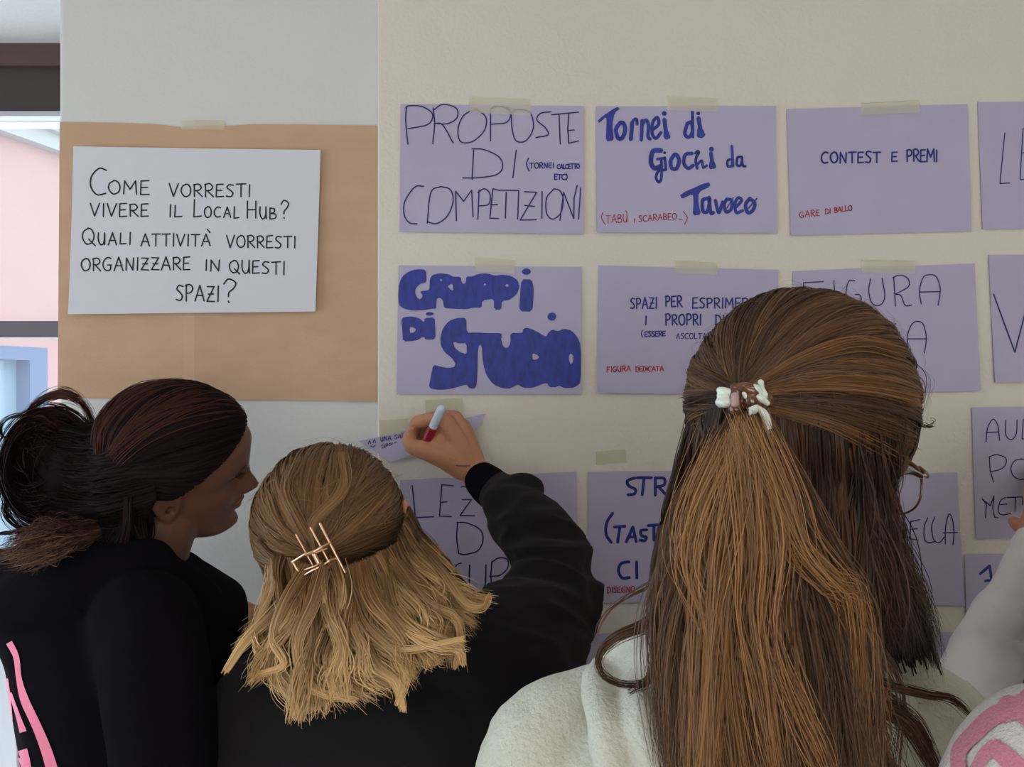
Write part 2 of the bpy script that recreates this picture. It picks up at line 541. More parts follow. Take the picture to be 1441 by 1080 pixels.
# strokes: ('s', pts) straight, ('c', pts) curved ; y up, cap height 1
G = {
 'A': _g(.8, ('s', [(0, 0), (.4, 1), (.8, 0)]), ('s', [(.12, .36), (.7, .36)])),
 'B': _g(.65, ('s', [(.05, 0), (.05, 1)]), ('c', [(.05, 1), (.5, .9), (.45, .6), (.05, .52)]), ('c', [(.05, .52), (.62, .42), (.58, .08), (.05, 0)])),
 'C': _g(.75, ('c', [(.72, .92), (.4, 1), (.06, .7), (.02, .3), (.3, .0), (.7, .06)])),
 'D': _g(.75, ('s', [(.08, 0), (.08, 1)]), ('c', [(0, 1), (.45, .95), (.75, .55), (.5, .08), (0, 0)])),
 'E': _g(.62, ('s', [(.6, 1), (.06, .97), (.03, 0), (.62, .03)]), ('s', [(.05, .5), (.5, .52)])),
 'F': _g(.6, ('s', [(.6, 1), (.06, .97), (.03, 0)]), ('s', [(.05, .5), (.45, .52)])),
 'G': _g(.78, ('c', [(.7, .92), (.4, 1), (.06, .7), (.03, .3), (.3, .0), (.65, .08), (.7, .4)]), ('s', [(.42, .42), (.74, .42)])),
 'H': _g(.7, ('s', [(.05, 0), (.05, 1)]), ('s', [(.65, 0), (.65, 1)]), ('s', [(.05, .5), (.65, .52)])),
 'I': _g(.18, ('s', [(.09, 0), (.11, 1)])),
 'L': _g(.6, ('s', [(.08, 1), (.05, 0), (.6, .04)])),
 'M': _g(.95, ('s', [(.03, 0), (.1, 1), (.48, .35), (.85, 1), (.92, 0)])),
 'N': _g(.75, ('s', [(.05, 0), (.07, 1), (.65, .02), (.7, 1)])),
 'O': _g(.8, ('c', [(.42, 1), (.1, .8), (.02, .4), (.3, 0), (.68, .12), (.8, .55), (.62, .93), (.38, 1)])),
 'P': _g(.65, ('s', [(.08, 0), (.06, 1)]), ('c', [(0, .95), (.4, 1.02), (.64, .78), (.45, .5), (.07, .46)])),
 'Q': _g(.85, ('c', [(.42, 1), (.1, .8), (.02, .4), (.3, 0), (.68, .12), (.8, .55), (.62, .93), (.38, 1)]), ('s', [(.45, .3), (.9, -.12)])),
 'R': _g(.7, ('s', [(.08, 0), (.06, 1)]), ('c', [(0, .95), (.4, 1.02), (.64, .78), (.45, .52), (.07, .5)]), ('s', [(.2, .5), (.72, 0)])),
 'S': _g(.62, ('c', [(.6, .95), (.25, 1), (.06, .76), (.32, .55), (.56, .3), (.4, .02), (.02, .06)])),
 'T': _g(.75, ('s', [(.38, 0), (.38, 1)]), ('s', [(0, .98), (.78, 1)])),
 'U': _g(.7, ('c', [(.05, 1), (.04, .4), (.25, 0), (.5, .05), (.62, .4), (.64, 1)]), ('s', [(.64, 1), (.68, 0)])),
 'V': _g(.75, ('s', [(0, 1), (.35, 0), (.75, 1)])),
 'Z': _g(.7, ('s', [(.05, 1), (.66, .98), (.03, .02), (.7, 0)]), ('s', [(.15, .5), (.6, .5)])),
 '?': _g(.5, ('c', [(.02, .8), (.2, 1.02), (.48, .85), (.4, .6), (.22, .42), (.2, .25)]), ('s', [(.2, .04), (.22, .0)])),
 '(': _g(.3, ('c', [(.28, 1.15), (.05, .75), (.03, .3), (.26, -.15)])),
 ')': _g(.3, ('c', [(.02, 1.15), (.25, .75), (.27, .3), (.04, -.15)])),
 ',': _g(.2, ('s', [(.12, .1), (.04, -.2)])),
 '-': _g(.4, ('s', [(.02, .1), (.38, .12)])),
 '+': _g(.7, ('s', [(.35, .1), (.35, .9)]), ('s', [(0, .5), (.7, .5)])),
 "'": _g(.2, ('s', [(.0, 1.35), (.2, 1.12)])),
 '1': _g(.6, ('s', [(.0, .62), (.4, 1), (.42, 0)]), ('s', [(.12, 0), (.75, .05)])),
}


class Sheet:
    def __init__(s, name, corners, m, label, cat, D=1.5, lift=0.003, base=0.0012, seed=0, group=None, outline=None, extra=None):
        s.c = np.array(corners, float)
        s.D, s.lift, s.base, s.seed, s.extra = D, lift, base, seed, extra
        s.bx0, s.bx1 = s.c[:, 0].min(), s.c[:, 0].max()
        s.by0, s.by1 = s.c[:, 1].min(), s.c[:, 1].max()
        nx, ny = 28, 20
        P = []
        for j in range(ny + 1):
            v = j / ny
            for i in range(nx + 1):
                u = i / nx
                p = (s.c[0] * (1 - u) + s.c[1] * u) * (1 - v) + (s.c[3] * (1 - u) + s.c[2] * u) * v
                if outline: p = outline(u, v, p)
                P.append(p)
        P = np.array(P)
        front = np.array([s.at(p[0], p[1]) for p in P])
        back = front + np.array([0, 0.0003, 0])
        n = len(P)
        V = np.vstack([front, back])
        Fc = []
        for j in range(ny):
            for i in range(nx):
                a = j * (nx + 1) + i
                Fc.append((a, a + nx + 1, a + nx + 2, a + 1))
                Fc.append((n + a, n + a + 1, n + a + nx + 2, n + a + nx + 1))
        edge = [i for i in range(nx + 1)] + [j * (nx + 1) + nx for j in range(1, ny + 1)] + \
               [ny * (nx + 1) + i for i in range(nx - 1, -1, -1)] + [j * (nx + 1) for j in range(ny - 1, 0, -1)]
        for k in range(len(edge)):
            a, b_ = edge[k], edge[(k + 1) % len(edge)]
            Fc.append((a, b_, n + b_, n + a))
        org = W(s.c[:, 0].mean(), s.c[:, 1].mean(), D)
        s.o = obj(name, V, Fc, m, smooth=False, origin=tuple(org))
        tag(s.o, label, cat, group)
        s.bufs = {}

    def off(s, px, py):
        u = (px - s.bx0) / (s.bx1 - s.bx0)
        v = (py - s.by0) / (s.by1 - s.by0)
        r = s.seed * 1.7
        o = s.base + s.lift * max(0, v) ** 2.2 * (0.75 + 0.35 * math.sin(3.1 * u + r))
        o += 0.0007 * (math.sin(5 * u + r) * math.sin(4 * v + r * .7) + 1)
        o += s.lift * 0.35 * abs(2 * u - 1) ** 3 * (0.5 + v * .5)
        if s.extra: o += s.extra(u, v)
        return o

    def at(s, px, py, up=0.0):
        p = W(px, py, s.D)
        p[1] -= s.off(px, py) + up
        return p

    def buf(s, key):
        if key not in s.bufs: s.bufs[key] = MB()
        return s.bufs[key]

    def stroke(s, pts, th, key='ink_dark', curved=True):
        """pts in photograph pixels"""
        b = s.buf(key)
        P = np.array(pts, float)
        if curved and len(P) > 2:
            L = np.linalg.norm(np.diff(P, axis=0), axis=1).sum()
            P = catmull(P, max(len(P) * 3, int(L / 3) + 2))
        else:
            Q = []
            for a, c in zip(P[:-1], P[1:]):
                k = max(1, int(np.linalg.norm(c - a) / 8))
                for i in range(k): Q.append(a + (c - a) * i / k)
            Q.append(P[-1])
            P = np.array(Q)
        h = th / 2
        for a, c in zip(P[:-1], P[1:]):
            d = c - a
            L = np.linalg.norm(d)
            if L < 1e-6: continue
            n = np.array([-d[1], d[0]]) / L * h
            q = [a + n, c + n, c - n, a - n]
            b.add([s.at(*p, up=.0005) for p in q], [(0, 1, 2, 3)])
        k = 8
        for p in P:
            V = [s.at(p[0] + h * math.cos(6.2832 * i / k), p[1] + h * math.sin(6.2832 * i / k), up=.0005) for i in range(k)]
            b.add(V, [tuple(reversed(range(k)))])

    def glyph(s, ch, x0, x1, yt, yb, th, key, skew=0.0, ybr=None):
        """letter in a pixel box; ybr: baseline at the right side when the line slopes"""
        g = G.get(ch.upper())
        if not g: return
        w = g[0]
        for kind, pts in g[1]:
            Q = []
            for (gx, gy) in pts:
                X = x0 + (x1 - x0) * gx / w + skew * gy * (yb - yt)
                Y = yb + (yt - yb) * gy + random.uniform(-.012, .012) * (yb - yt)
                if ybr is not None: Y += (ybr - yb) * gx / w
                Q.append((X, Y))
            s.stroke(Q, th, key, kind == 'c')

    def text(s, t, xa, ya, xb, yb, h, th, key='ink_dark', gap=.22, skew=0.0, small=.78):
        ws = []
        for ch in t:
            if ch == ' ': ws.append(.5)
            elif ch == "'": ws.append(-.0)
            else: ws.append(G[ch.upper()][0] * (small if ch.islower() else 1) + gap)
        tot = sum(ws) - gap
        x = xa
        k = (xb - xa) / tot
        for ch, w in zip(t, ws):
            base = ya + (yb - ya) * (x - xa) / (xb - xa)
            if ch == "'":
                hh = h * small
                s.stroke([(x - k * .5, base - hh * 1.40), (x - k * .25, base - hh * 1.12)], th, key, False)
            elif ch != ' ':
                hh = h * (small if ch.islower() else 1) * random.uniform(.94, 1.05)
                s.glyph(ch, x, x + (w - gap) * k, base - hh, base + random.uniform(-.03, .03) * h, th, key, skew)
            x += w * k

    def fill(s, outer, holes, key):
        """filled letter shape, pixel outlines smoothed"""
        cu = bpy.data.curves.new('t', 'CURVE')
        cu.dimensions = '2D'
        cu.fill_mode = 'FRONT'
        for k, poly in enumerate([outer] + holes):
            P = np.array(poly, float)
            n = len(P)
            Q = []
            for i in range(n):           # light rounding
                a, c = P[i], P[(i + 1) % n]
                Q.append(a * .8 + c * .2); Q.append(a * .2 + c * .8)
            sp = cu.splines.new('POLY')
            sp.points.add(len(Q) - 1)
            for p, q in zip(sp.points, Q): p.co = (q[0] / 100, -q[1] / 100, 0, 1)
            sp.use_cyclic_u = True
        o = bpy.data.objects.new('t', cu)
        COL.objects.link(o)
        dg = bpy.context.evaluated_depsgraph_get()
        me = o.evaluated_get(dg).to_mesh()
        V = [s.at(v.co.x * 100, -v.co.y * 100, up=.00052) for v in me.vertices]
        Fc = [tuple(p.vertices) for p in me.polygons]
        if Fc: s.buf(key).add(V, Fc)
        o.evaluated_get(dg).to_mesh_clear()
        bpy.data.objects.remove(o)

    def tape(s, x0, x1, yt, yb, tilt=0.0, tail=True):
        """strip of translucent tape over the top edge, half on the wall"""
        b = MB()
        nx = 14
        ym = s.by0 + 1.0
        rows = [yt, ym - 3, ym + 2, yb]
        V = []
        for y in rows:
            for i in range(nx + 1):
                x = x0 + (x1 - x0) * i / nx + (random.uniform(-.8, .8) if i in (0, nx) else 0)
                yy = y + tilt * (i / nx - .5)
                p = W(x, yy, s.D)
                p[1] -= (s.off(x, max(yy, s.by0)) + .0008) if y > ym - 4 else .0006
                V.append(p)
        Fc = []
        for j in range(len(rows) - 1):
            for i in range(nx):
                a = j * (nx + 1) + i
                Fc.append((a, a + nx + 1, a + nx + 2, a + 1))
        obj('tape', V, Fc, M['tape'], s.o)

    def done(s):
        for key, b in s.bufs.items():
            if b.f: b.build('handwriting', M[key], s.o)


def cr(ox, oy, k):
    return lambda pts: [(ox + x * k, oy + y * k) for x, y in pts]


LG = 'lilac paper sheets taped to the wall'
# brown kraft paper
def kraft_outline(u, v, p):
    p = p.copy()
    if v < .001:
        p[1] += 5.0 * math.exp(-((u - .42) / .12) ** 2) + .8 * math.sin(u * 37) * math.exp(-((u - .42) / .2) ** 2)
    return p


def kraft_extra(u, v):
    o = 0.0
    o += 0.0040 * math.exp(-abs(u - .44) / .022) * (1 if v > .45 else .35)
    o += 0.0022 * math.exp(-abs(v - .535) / .014) * (1 if u > .5 else .4)
    return o


kp = Sheet('kraft_paper', [(84.5, 172), (531, 177), (530.5, 565.5), (82.5, 560)], M['kraft'],
           'large sheet of creased brown kraft paper behind the white sheet', 'paper', D=1.5095, lift=.002, base=.0006, seed=2,
           outline=kraft_outline, extra=kraft_extra)
kp.tape(256, 317, 177, 183)
kp.done()
wsx = Sheet('paper_sheet', [(105, 207), (452, 212), (445, 439), (100, 443)], M['white_paper'],
            'white sheet with black question starting COME VORRESTI on brown paper', 'sheet', D=1.5055, lift=.006, base=.002, seed=1)
T = wsx.text
k_, th = 'ink_black', 2.0
wsx.glyph('C', 129, 152, 238, 275, 2.2, k_); T('OME', 154, 274, 211, 275, 20, th, k_)
T('VORRESTI', 239, 277, 353, 278, 18, th, k_)
T('VIVERE', 129, 305, 210, 306, 18, th, k_); T('IL', 239, 306, 257, 307, 17, th, k_)
T('Local', 273, 306, 337, 307, 23, th, k_, small=.65); T('Hub', 348, 308, 389, 309, 23, th, k_, small=.7); wsx.glyph('?', 396, 407, 283, 308, 2, k_)
T('Quali', 118, 345, 186, 345, 24, th, k_, small=.7); T("ATTIVITA'", 200, 347, 297, 347, 17, th, k_, small=1); T('VORRESTI', 320, 349, 417, 350, 17, th, k_)
T('ORGANIZZARE', 117, 382, 269, 380, 18, th, k_); T('IN', 290, 382, 311, 382, 16, th, k_); T('QUESTI', 324, 385, 402, 387, 18, th, k_)
T('SPAZI', 250, 424, 310, 425, 22, 2.1, k_); wsx.glyph('?', 316, 334, 394, 426, 2.2, k_)
wsx.done()

# 1 PROPOSTE DI COMPETIZIONI
s1 = Sheet('paper_sheet', [(564, 147), (821, 150), (821, 330), (563, 327)], M['lilac'],
           'lilac sheet reading PROPOSTE DI COMPETIZIONI in thin outline capitals, top row', 'sheet', seed=3, group=LG)
c = cr(540, 130, .2082)
for pts, cv in [([(155, 100), (150, 200), (165, 355)], 1), ([(150, 110), (170, 95), (260, 100), (330, 150), (300, 220), (165, 250)], 1),
                ([(335, 110), (345, 220), (332, 350)], 1), ([(335, 125), (400, 85), (490, 110), (495, 175), (430, 215), (345, 212)], 1), ([(345, 212), (400, 225), (470, 345)], 1),
                ([(620, 115), (540, 160), (503, 250), (520, 335), (600, 335), (680, 260), (690, 170), (620, 115)], 1),
                ([(722, 130), (722, 330)], 0), ([(722, 115), (770, 95), (840, 115), (858, 150), (830, 205), (725, 218)], 1),
                ([(862, 150), (868, 250), (895, 330), (960, 330), (1010, 250), (1000, 160), (960, 125), (890, 120), (862, 150)], 1),
                ([(1130, 135), (1060, 145), (1035, 190), (1090, 240), (1110, 290), (1030, 308)], 1),
                ([(1135, 155), (1315, 138)], 0), ([(1185, 155), (1192, 352)], 0), ([(1250, 150), (1243, 250), (1250, 348), (1315, 333)], 0), ([(1245, 262), (1287, 258)], 0),
                ([(598, 385), (680, 390), (780, 440), (803, 510), (760, 560), (640, 580), (535, 582)], 1), ([(608, 395), (598, 590)], 0), ([(895, 395), (873, 580)], 0),
                ([(270, 638), (210, 645), (145, 740), (140, 830), (175, 885), (225, 892)], 1),
                ([(385, 640), (320, 680), (295, 887)], 1), ([(385, 640), (450, 660), (470, 740), (430, 840), (360, 890), (300, 880)], 1),
                ([(492, 872), (487, 672), (540, 740), (595, 665), (605, 845)], 0),
                ([(637, 862), (645, 665)], 0), ([(637, 680), (680, 655), (718, 690), (710, 760), (640, 772)], 1),
                ([(785, 668), (738, 655), (718, 855), (775, 857)], 0), ([(722, 765), (768, 762)], 0), ([(790, 665), (910, 667)], 0), ([(828, 680), (822, 855)], 0),
                ([(912, 670), (905, 860)], 0), ([(953, 675), (1033, 680), (922, 868), (1030, 866)], 0), ([(952, 768), (1018, 775)], 0), ([(1070, 675), (1068, 855)], 0),
                ([(1150, 655), (1100, 720), (1100, 820), (1140, 862), (1195, 820), (1212, 730), (1190, 670), (1150, 655)], 1),
                ([(1190, 868), (1215, 680), (1283, 858), (1285, 720), (1306, 635)], 0), ([(1330, 650), (1315, 862)], 0)]:
    s1.stroke(c(pts), 1.9, 'ink_dark', bool(cv))
s1.stroke(c([(978, 448), (965, 490), (983, 535)]), 1.8, 'ink_blue')
s1.text('TORNEI', 745.5, 237.5, 779, 237, 7.5, 1.6, 'ink_blue'); s1.text('CALCETTO', 784, 238.5, 815, 238, 6.5, 1.6, 'ink_blue', gap=.12)
s1.text('ETC)', 780, 253.5, 798, 253.5, 7.5, 1.7, 'ink_blue', gap=.1)
s1.tape(661, 747, 138, 161, 4)
s1.done()

# 2 Tornei di Giochi da Tavolo
s2 = Sheet('paper_sheet', [(838, 150), (1091, 150), (1093, 329), (840, 328)], M['lilac'],
           'lilac sheet reading Tornei di Giochi da Tavolo in fat blue lettering, top row', 'sheet', seed=4, group=LG)
c = cr(820, 130, .2012)
K = 'marker_blue'
def tri(sh, pts, key=K): sh.fill(c(pts), [], key)
tri(s2, [(103, 195), (235, 102), (262, 118), (222, 145), (205, 240), (220, 340), (160, 348), (165, 240), (165, 170), (112, 222)])
for pts, t in [([(262, 215), (232, 260), (245, 322), (275, 322), (296, 270), (285, 220), (262, 215)], 30),
               ([(345, 215), (335, 330)], 30), ([(340, 245), (352, 200), (375, 190), (380, 225)], 22),
               ([(415, 200), (408, 335)], 26), ([(412, 235), (440, 195), (458, 230), (455, 310), (470, 330)], 24),
               ([(488, 265), (530, 225), (520, 178), (488, 215), (485, 290), (510, 325), (545, 285)], 24),
               ([(570, 195), (585, 320)], 30),
               ([(728, 228), (712, 290), (738, 318), (765, 280), (758, 215), (728, 222)], 26), ([(765, 130), (768, 315)], 22),
               ([(808, 185), (828, 310)], 30),
               ([(545, 410), (490, 415), (475, 490), (500, 535), (545, 520)], 34), ([(548, 480), (548, 600), (530, 632), (510, 600), (528, 555), (575, 545)], 20), ([(520, 470), (560, 465)], 20),
               ([(572, 460), (580, 545)], 20), ([(638, 440), (612, 485), (622, 535), (655, 535), (672, 480), (655, 440), (638, 440)], 28),
               ([(762, 430), (715, 440), (705, 500), (735, 535), (770, 515)], 26), ([(805, 415), (788, 480), (798, 535)], 20), ([(788, 470), (812, 425), (800, 412), (783, 430)], 14), ([(798, 510), (830, 480), (840, 530), (865, 515)], 18),
               ([(895, 430), (907, 525)], 28), ([(1038, 470), (1012, 480), (1012, 520), (1040, 515), (1042, 470)], 18), ([(1040, 380), (1048, 520)], 20),
               ([(1105, 455), (1080, 460), (1075, 510), (1100, 515), (1112, 470), (1108, 455), (1118, 515), (1135, 520)], 18),
               ([(870, 745), (835, 760), (838, 835), (870, 835), (885, 760), (880, 745), (892, 845), (910, 845)], 26),
               ([(925, 760), (948, 845), (975, 770)], 24), ([(1005, 750), (985, 790), (1000, 840), (1035, 820), (1040, 760), (1005, 750)], 24), ([(1000, 820), (1050, 740)], 8),
               ([(1065, 810), (1108, 760), (1085, 740), (1062, 780), (1070, 845), (1115, 830)], 22),
               ([(1165, 745), (1135, 790), (1150, 845), (1185, 830), (1200, 780), (1165, 745)], 26), ([(1150, 820), (1215, 745)], 10)]:
    s2.stroke(c(pts), t * .2012, K, True)
for (x, y, r) in [(568, 150, 17), (805, 150, 13), (570, 425, 10), (897, 400, 17)]:
    s2.stroke(c([(x, y), (x + 2, y + 1)]), r * .402, K, False)
tri(s2, [(565, 260), (592, 260), (618, 328), (562, 328)]); tri(s2, [(798, 250), (835, 250), (860, 312), (795, 325)]); tri(s2, [(885, 480), (917, 480), (935, 535), (878, 542)])
tri(s2, [(675, 715), (878, 625), (893, 662), (808, 700), (805, 780), (825, 860), (765, 866), (772, 780), (768, 712), (690, 752)])
s2.stroke(c([(140, 845), (128, 880), (155, 930)]), 1.2, 'ink_red')
s2.text("TABU'", 852, 315, 882, 313, 11, 1.2, 'ink_red', small=1); s2.stroke(c([(358, 890), (356, 915)]), 1.3, 'ink_red', False)
s2.text('SCARABEO', 898, 313, 951, 309, 8.5, 1.2, 'ink_red'); s2.stroke(c([(670, 897), (692, 897)]), 1.2, 'ink_red', False)
s2.stroke(c([(700, 838), (728, 880), (708, 928)]), 1.2, 'ink_red')
s2.tape(939, 1009, 137, 157, 3)
s2.done()

# 3 CONTEST E PREMI
s3 = Sheet('paper_sheet', [(1106, 154), (1361, 147), (1366, 326), (1112, 332)], M['lilac'],
           'lilac sheet reading CONTEST E PREMI with small red line below, top row', 'sheet', seed=5, group=LG, lift=.002)
s3.text('CONTEST', 1155, 230, 1238, 229, 15, 2.4, 'ink_blue'); s3.text('E', 1254, 228, 1262, 228, 14, 2.2, 'ink_blue'); s3.text('PREMI', 1275, 228, 1318, 228, 17, 2.3, 'ink_blue', gap=.15)
s3.text('GARE', 1124, 307, 1152, 304, 8.5, 1.3, 'ink_red'); s3.text('DI', 1160, 302, 1168, 301, 7, 1.3, 'ink_red', gap=.1); s3.text('BALLO', 1173, 300, 1198, 296, 7.5, 1.4, 'ink_red', gap=.1)
s3.tape(1211, 1293, 143, 161, -4)
s3.done()

# 4 cut by the frame
s4 = Sheet('paper_sheet', [(1375, 144), (1630, 141), (1634, 320), (1381, 323)], M['lilac'],
           'lilac sheet starting with thin letters LE at the right edge of the top row', 'sheet', seed=6, group=LG)
c = cr(1080, 130, .2505)
s4.stroke(c([(1330, 230), (1300, 515), (1355, 512)]), 1.5, 'ink_dark', False)
s4.stroke(c([(1500, 203), (1432, 207), (1414, 492), (1490, 488)]), 1.5, 'ink_dark', False); s4.stroke(c([(1422, 342), (1480, 340)]), 1.5, 'ink_dark', False)
s4.done()

# 5 GRUPPI DI STUDIO
s5 = Sheet('paper_sheet', [(561, 374), (818, 376), (818, 555), (558.5, 555)], M['lilac'],
           'lilac sheet reading GRUPPI DI STUDIO in huge filled blue bubble letters', 'sheet', seed=7, group=LG, lift=.002)
c = cr(540, 350, .2082)
s5.fill(c([(288, 145), (230, 140), (170, 155), (125, 190), (105, 240), (98, 310), (102, 380), (135, 408), (200, 422), (270, 418), (330, 408), (356, 408), (358, 340), (380, 333), (400, 350), (408, 405), (480, 408), (560, 412), (605, 400), (662, 402),
              (665, 352), (745, 340), (745, 412), (795, 415), (798, 355), (850, 350), (900, 310), (920, 260), (905, 215), (860, 185), (800, 178), (750, 185), (700, 168), (640, 172), (600, 190), (558, 190), (556, 225), (542, 242), (526, 228), (522, 192), (472, 192), (440, 175), (380, 167), (330, 180), (312, 205), (310, 265), (305, 283),
              (245, 290), (260, 310), (262, 330), (245, 345), (225, 330), (212, 295), (222, 262), (250, 238), (290, 230)]),
        [c([(388, 206), (397, 214), (388, 222), (378, 214)]), c([(684, 236), (693, 244), (684, 253), (675, 244)]), c([(832, 240), (847, 250), (835, 262), (820, 252)]), c([(466, 236), (470, 288), (450, 276), (432, 256)])], K)
for pts in ([(472, 195), (474, 290), (482, 405)], [(605, 192), (598, 260), (612, 330), (608, 400)], [(748, 190), (735, 260), (750, 340)], [(312, 290), (302, 350), (300, 405)], [(478, 300), (420, 300), (410, 345)]):
    s5.stroke(c(pts), 1.1, 'ink_blue')
s5.fill(c([(930, 208), (1000, 210), (1013, 260), (1012, 340), (1004, 428), (915, 425), (920, 330)]), [], K)
s5.fill(c([(964, 134), (985, 140), (996, 157), (985, 174), (962, 180), (940, 172), (932, 155), (944, 140)]), [], K)
s5.fill(c([(118, 470), (180, 458), (240, 470), (272, 500), (278, 470), (345, 465), (350, 540), (350, 615), (285, 618), (272, 595), (220, 625), (130, 630), (128, 560)]),
        [c([(178, 530), (205, 535), (220, 552), (205, 568), (178, 572)])], K)
s5.fill(c([(312, 428), (335, 434), (340, 447), (312, 457), (285, 452), (288, 434)]), [], K)
s5.fill(c([(560, 470), (500, 468), (440, 490), (400, 540), (383, 600), (385, 650), (410, 700), (460, 740), (485, 775), (480, 800), (440, 808), (390, 800), (335, 785), (318, 870), (305, 945), (380, 957), (460, 948), (562, 918), (575, 942), (600, 950), (625, 938),
              (633, 880), (638, 660), (662, 650), (668, 760), (690, 850), (740, 920), (810, 948), (860, 945), (908, 918), (940, 942), (1010, 942), (1100, 905), (1120, 938), (1165, 938), (1180, 925), (1220, 945), (1290, 940), (1332, 905),
              (1332, 660), (1310, 600), (1270, 555), (1220, 542), (1175, 560), (1140, 547), (1110, 570), (1098, 600), (1050, 570), (1000, 545), (965, 535), (940, 545), (940, 572), (855, 570), (858, 630), (845, 665), (825, 674), (805, 658), (793, 610), (800, 572), (720, 572), (620, 568), (560, 570)]),
        [c([(470, 630), (510, 643), (560, 640), (562, 715), (515, 700), (480, 670)]), c([(1005, 708), (1035, 718), (1052, 735), (1035, 750), (1005, 752)]), c([(1263, 710), (1280, 725), (1280, 760), (1263, 787), (1250, 755), (1252, 722)])], K)
s5.fill(c([(1136, 432), (1158, 440), (1168, 462), (1155, 484), (1136, 490), (1114, 482), (1104, 460), (1116, 440)]), [], K)
for pts in ([(940, 575), (915, 640), (905, 760), (925, 860), (908, 918)], [(1098, 602), (1118, 680), (1105, 800), (1125, 935)], [(1178, 562), (1195, 700), (1180, 800), (1180, 925)], [(562, 572), (560, 640)], [(562, 715), (568, 840), (562, 918)], [(638, 650), (720, 620), (800, 600)]):
    s5.stroke(c(pts), 1.1, 'ink_blue')
s5.tape(669, 724, 364, 384, 3)
s5.done()

# 6 SPAZI PER ESPRIMERE
s6 = Sheet('paper_sheet', [(842, 374), (1095, 380), (1093, 556), (840, 553)], M['lilac'],
           'lilac sheet reading SPAZI PER ESPRIMERE I PROPRI, partly behind the brown-haired head', 'sheet', seed=8, group=LG)
s6.text('SPAZI', 887, 435, 924, 434, 15, 2.1, 'ink_blue'); s6.text('PER', 936, 432, 959, 432, 15, 2.2, 'ink_blue'); s6.text('ESPRIMERE', 974, 434, 1062, 434, 14, 2.1, 'ink_blue')
s6.text('I', 907, 457, 910, 457, 11, 2.3, 'ink_blue'); s6.text('PROPRI', 936, 458, 986, 458, 15, 2.2, 'ink_blue'); s6.text('DISAGI', 1006, 457, 1052, 457, 13, 2.1, 'ink_blue')
s6.stroke([(904, 465), (902, 470), (904, 475)], 1.3, 'ink_blue')
s6.text('ESSERE', 907, 474, 936, 473, 7, 1.6, 'ink_blue', gap=.12); s6.text('ASCOLTATI)', 951, 477, 1006, 477, 7.5, 1.2, 'ink_blue')
s6.text('FIGURA', 853.5, 524, 887, 522, 7.5, 1.4, 'ink_red'); s6.text('DEDICATA', 894, 523, 933, 522, 6.5, 1.4, 'ink_red', gap=.14)
s6.tape(949, 1009, 368, 386, 3)
s6.done()

# 7 FIGURA
s7 = Sheet('paper_sheet', [(1115, 382), (1371, 371), (1378, 550), (1118, 557)], M['lilac'],
           'lilac sheet with thin capitals FIGURA, mostly behind the brown-haired head', 'sheet', seed=9, group=LG)
c = cr(1080, 350, .2505)
for pts, cv in [([(310, 187), (200, 193), (198, 330)], 0), ([(200, 262), (290, 258)], 0), ([(370, 182), (378, 325)], 0), ([(487, 182), (455, 182), (438, 240), (450, 300), (500, 312), (523, 290), (515, 262), (490, 258)], 1),
                ([(575, 172), (565, 240), (585, 310), (630, 318), (655, 270), (640, 168)], 1), ([(705, 165), (715, 325)], 0), ([(700, 165), (740, 150), (785, 170), (788, 215), (712, 258)], 1), ([(712, 258), (745, 265), (770, 320), (808, 318)], 1),
                ([(860, 312), (850, 240), (870, 165), (905, 148), (945, 160), (967, 230), (955, 318)], 1), ([(850, 245), (967, 243)], 0),
                ([(787, 560), (783, 490), (805, 430), (835, 410), (870, 425), (888, 500), (878, 588)], 1), ([(787, 508), (890, 508)], 0),
                ([(650, 430), (718, 424)], 0), ([(684, 428), (686, 575)], 0), ([(560, 430), (562, 575)], 0)]:
    s7.stroke(c(pts), 1.6, 'ink_dark', bool(cv))
s7.tape(1211, 1287, 366, 385, 1)
s7.done()

# 8 V
s8 = Sheet('paper_sheet', [(1390, 359), (1646, 358), (1652, 538), (1398, 538)], M['lilac'],
           'lilac sheet starting with a large thin V at the right edge, second row', 'sheet', seed=10, group=LG, lift=.006)
s8.stroke(c([(1265, 258), (1383, 583), (1470, 260)]), 2.0, 'ink_dark', False)
s8.done()

# 9 lilac scrap under the hand
sc9 = MB()
poly = [(504, 621), (586, 604), (684, 582), (674, 600), (665, 615), (636, 630), (587, 642), (570, 645), (562, 646), (549, 649), (527, 634)]
V = []
for dy in (0, .0004):
    for i, p in enumerate(poly):
        q = W(p[0], p[1], 1.5)
        q[1] -= (.004 + .004 * ((p[0] - 504) / 180) ** 2 + (.006 if 585 > p[0] > 540 and p[1] > 640 else 0)) - dy
        V.append(q)
n = len(poly)
Fc = [tuple(range(n))[::-1], tuple(range(n, 2 * n))] + [(i, (i + 1) % n, n + (i + 1) % n, n + i) for i in range(n)]
scrap = obj('paper_scrap', V, Fc, M['lilac'], origin=tuple(W(594, 615, 1.5)))
tag(scrap, 'slanted triangular lilac paper scrap being written on under the hand', 'paper')


class Flat(Sheet):
    def __init__(s, o):
        s.D, s.o, s.bufs, s.by0 = 1.5, o, {}, 590

    def off(s, px, py):
        return .0046 + .004 * (max(0, px - 504) / 180) ** 2


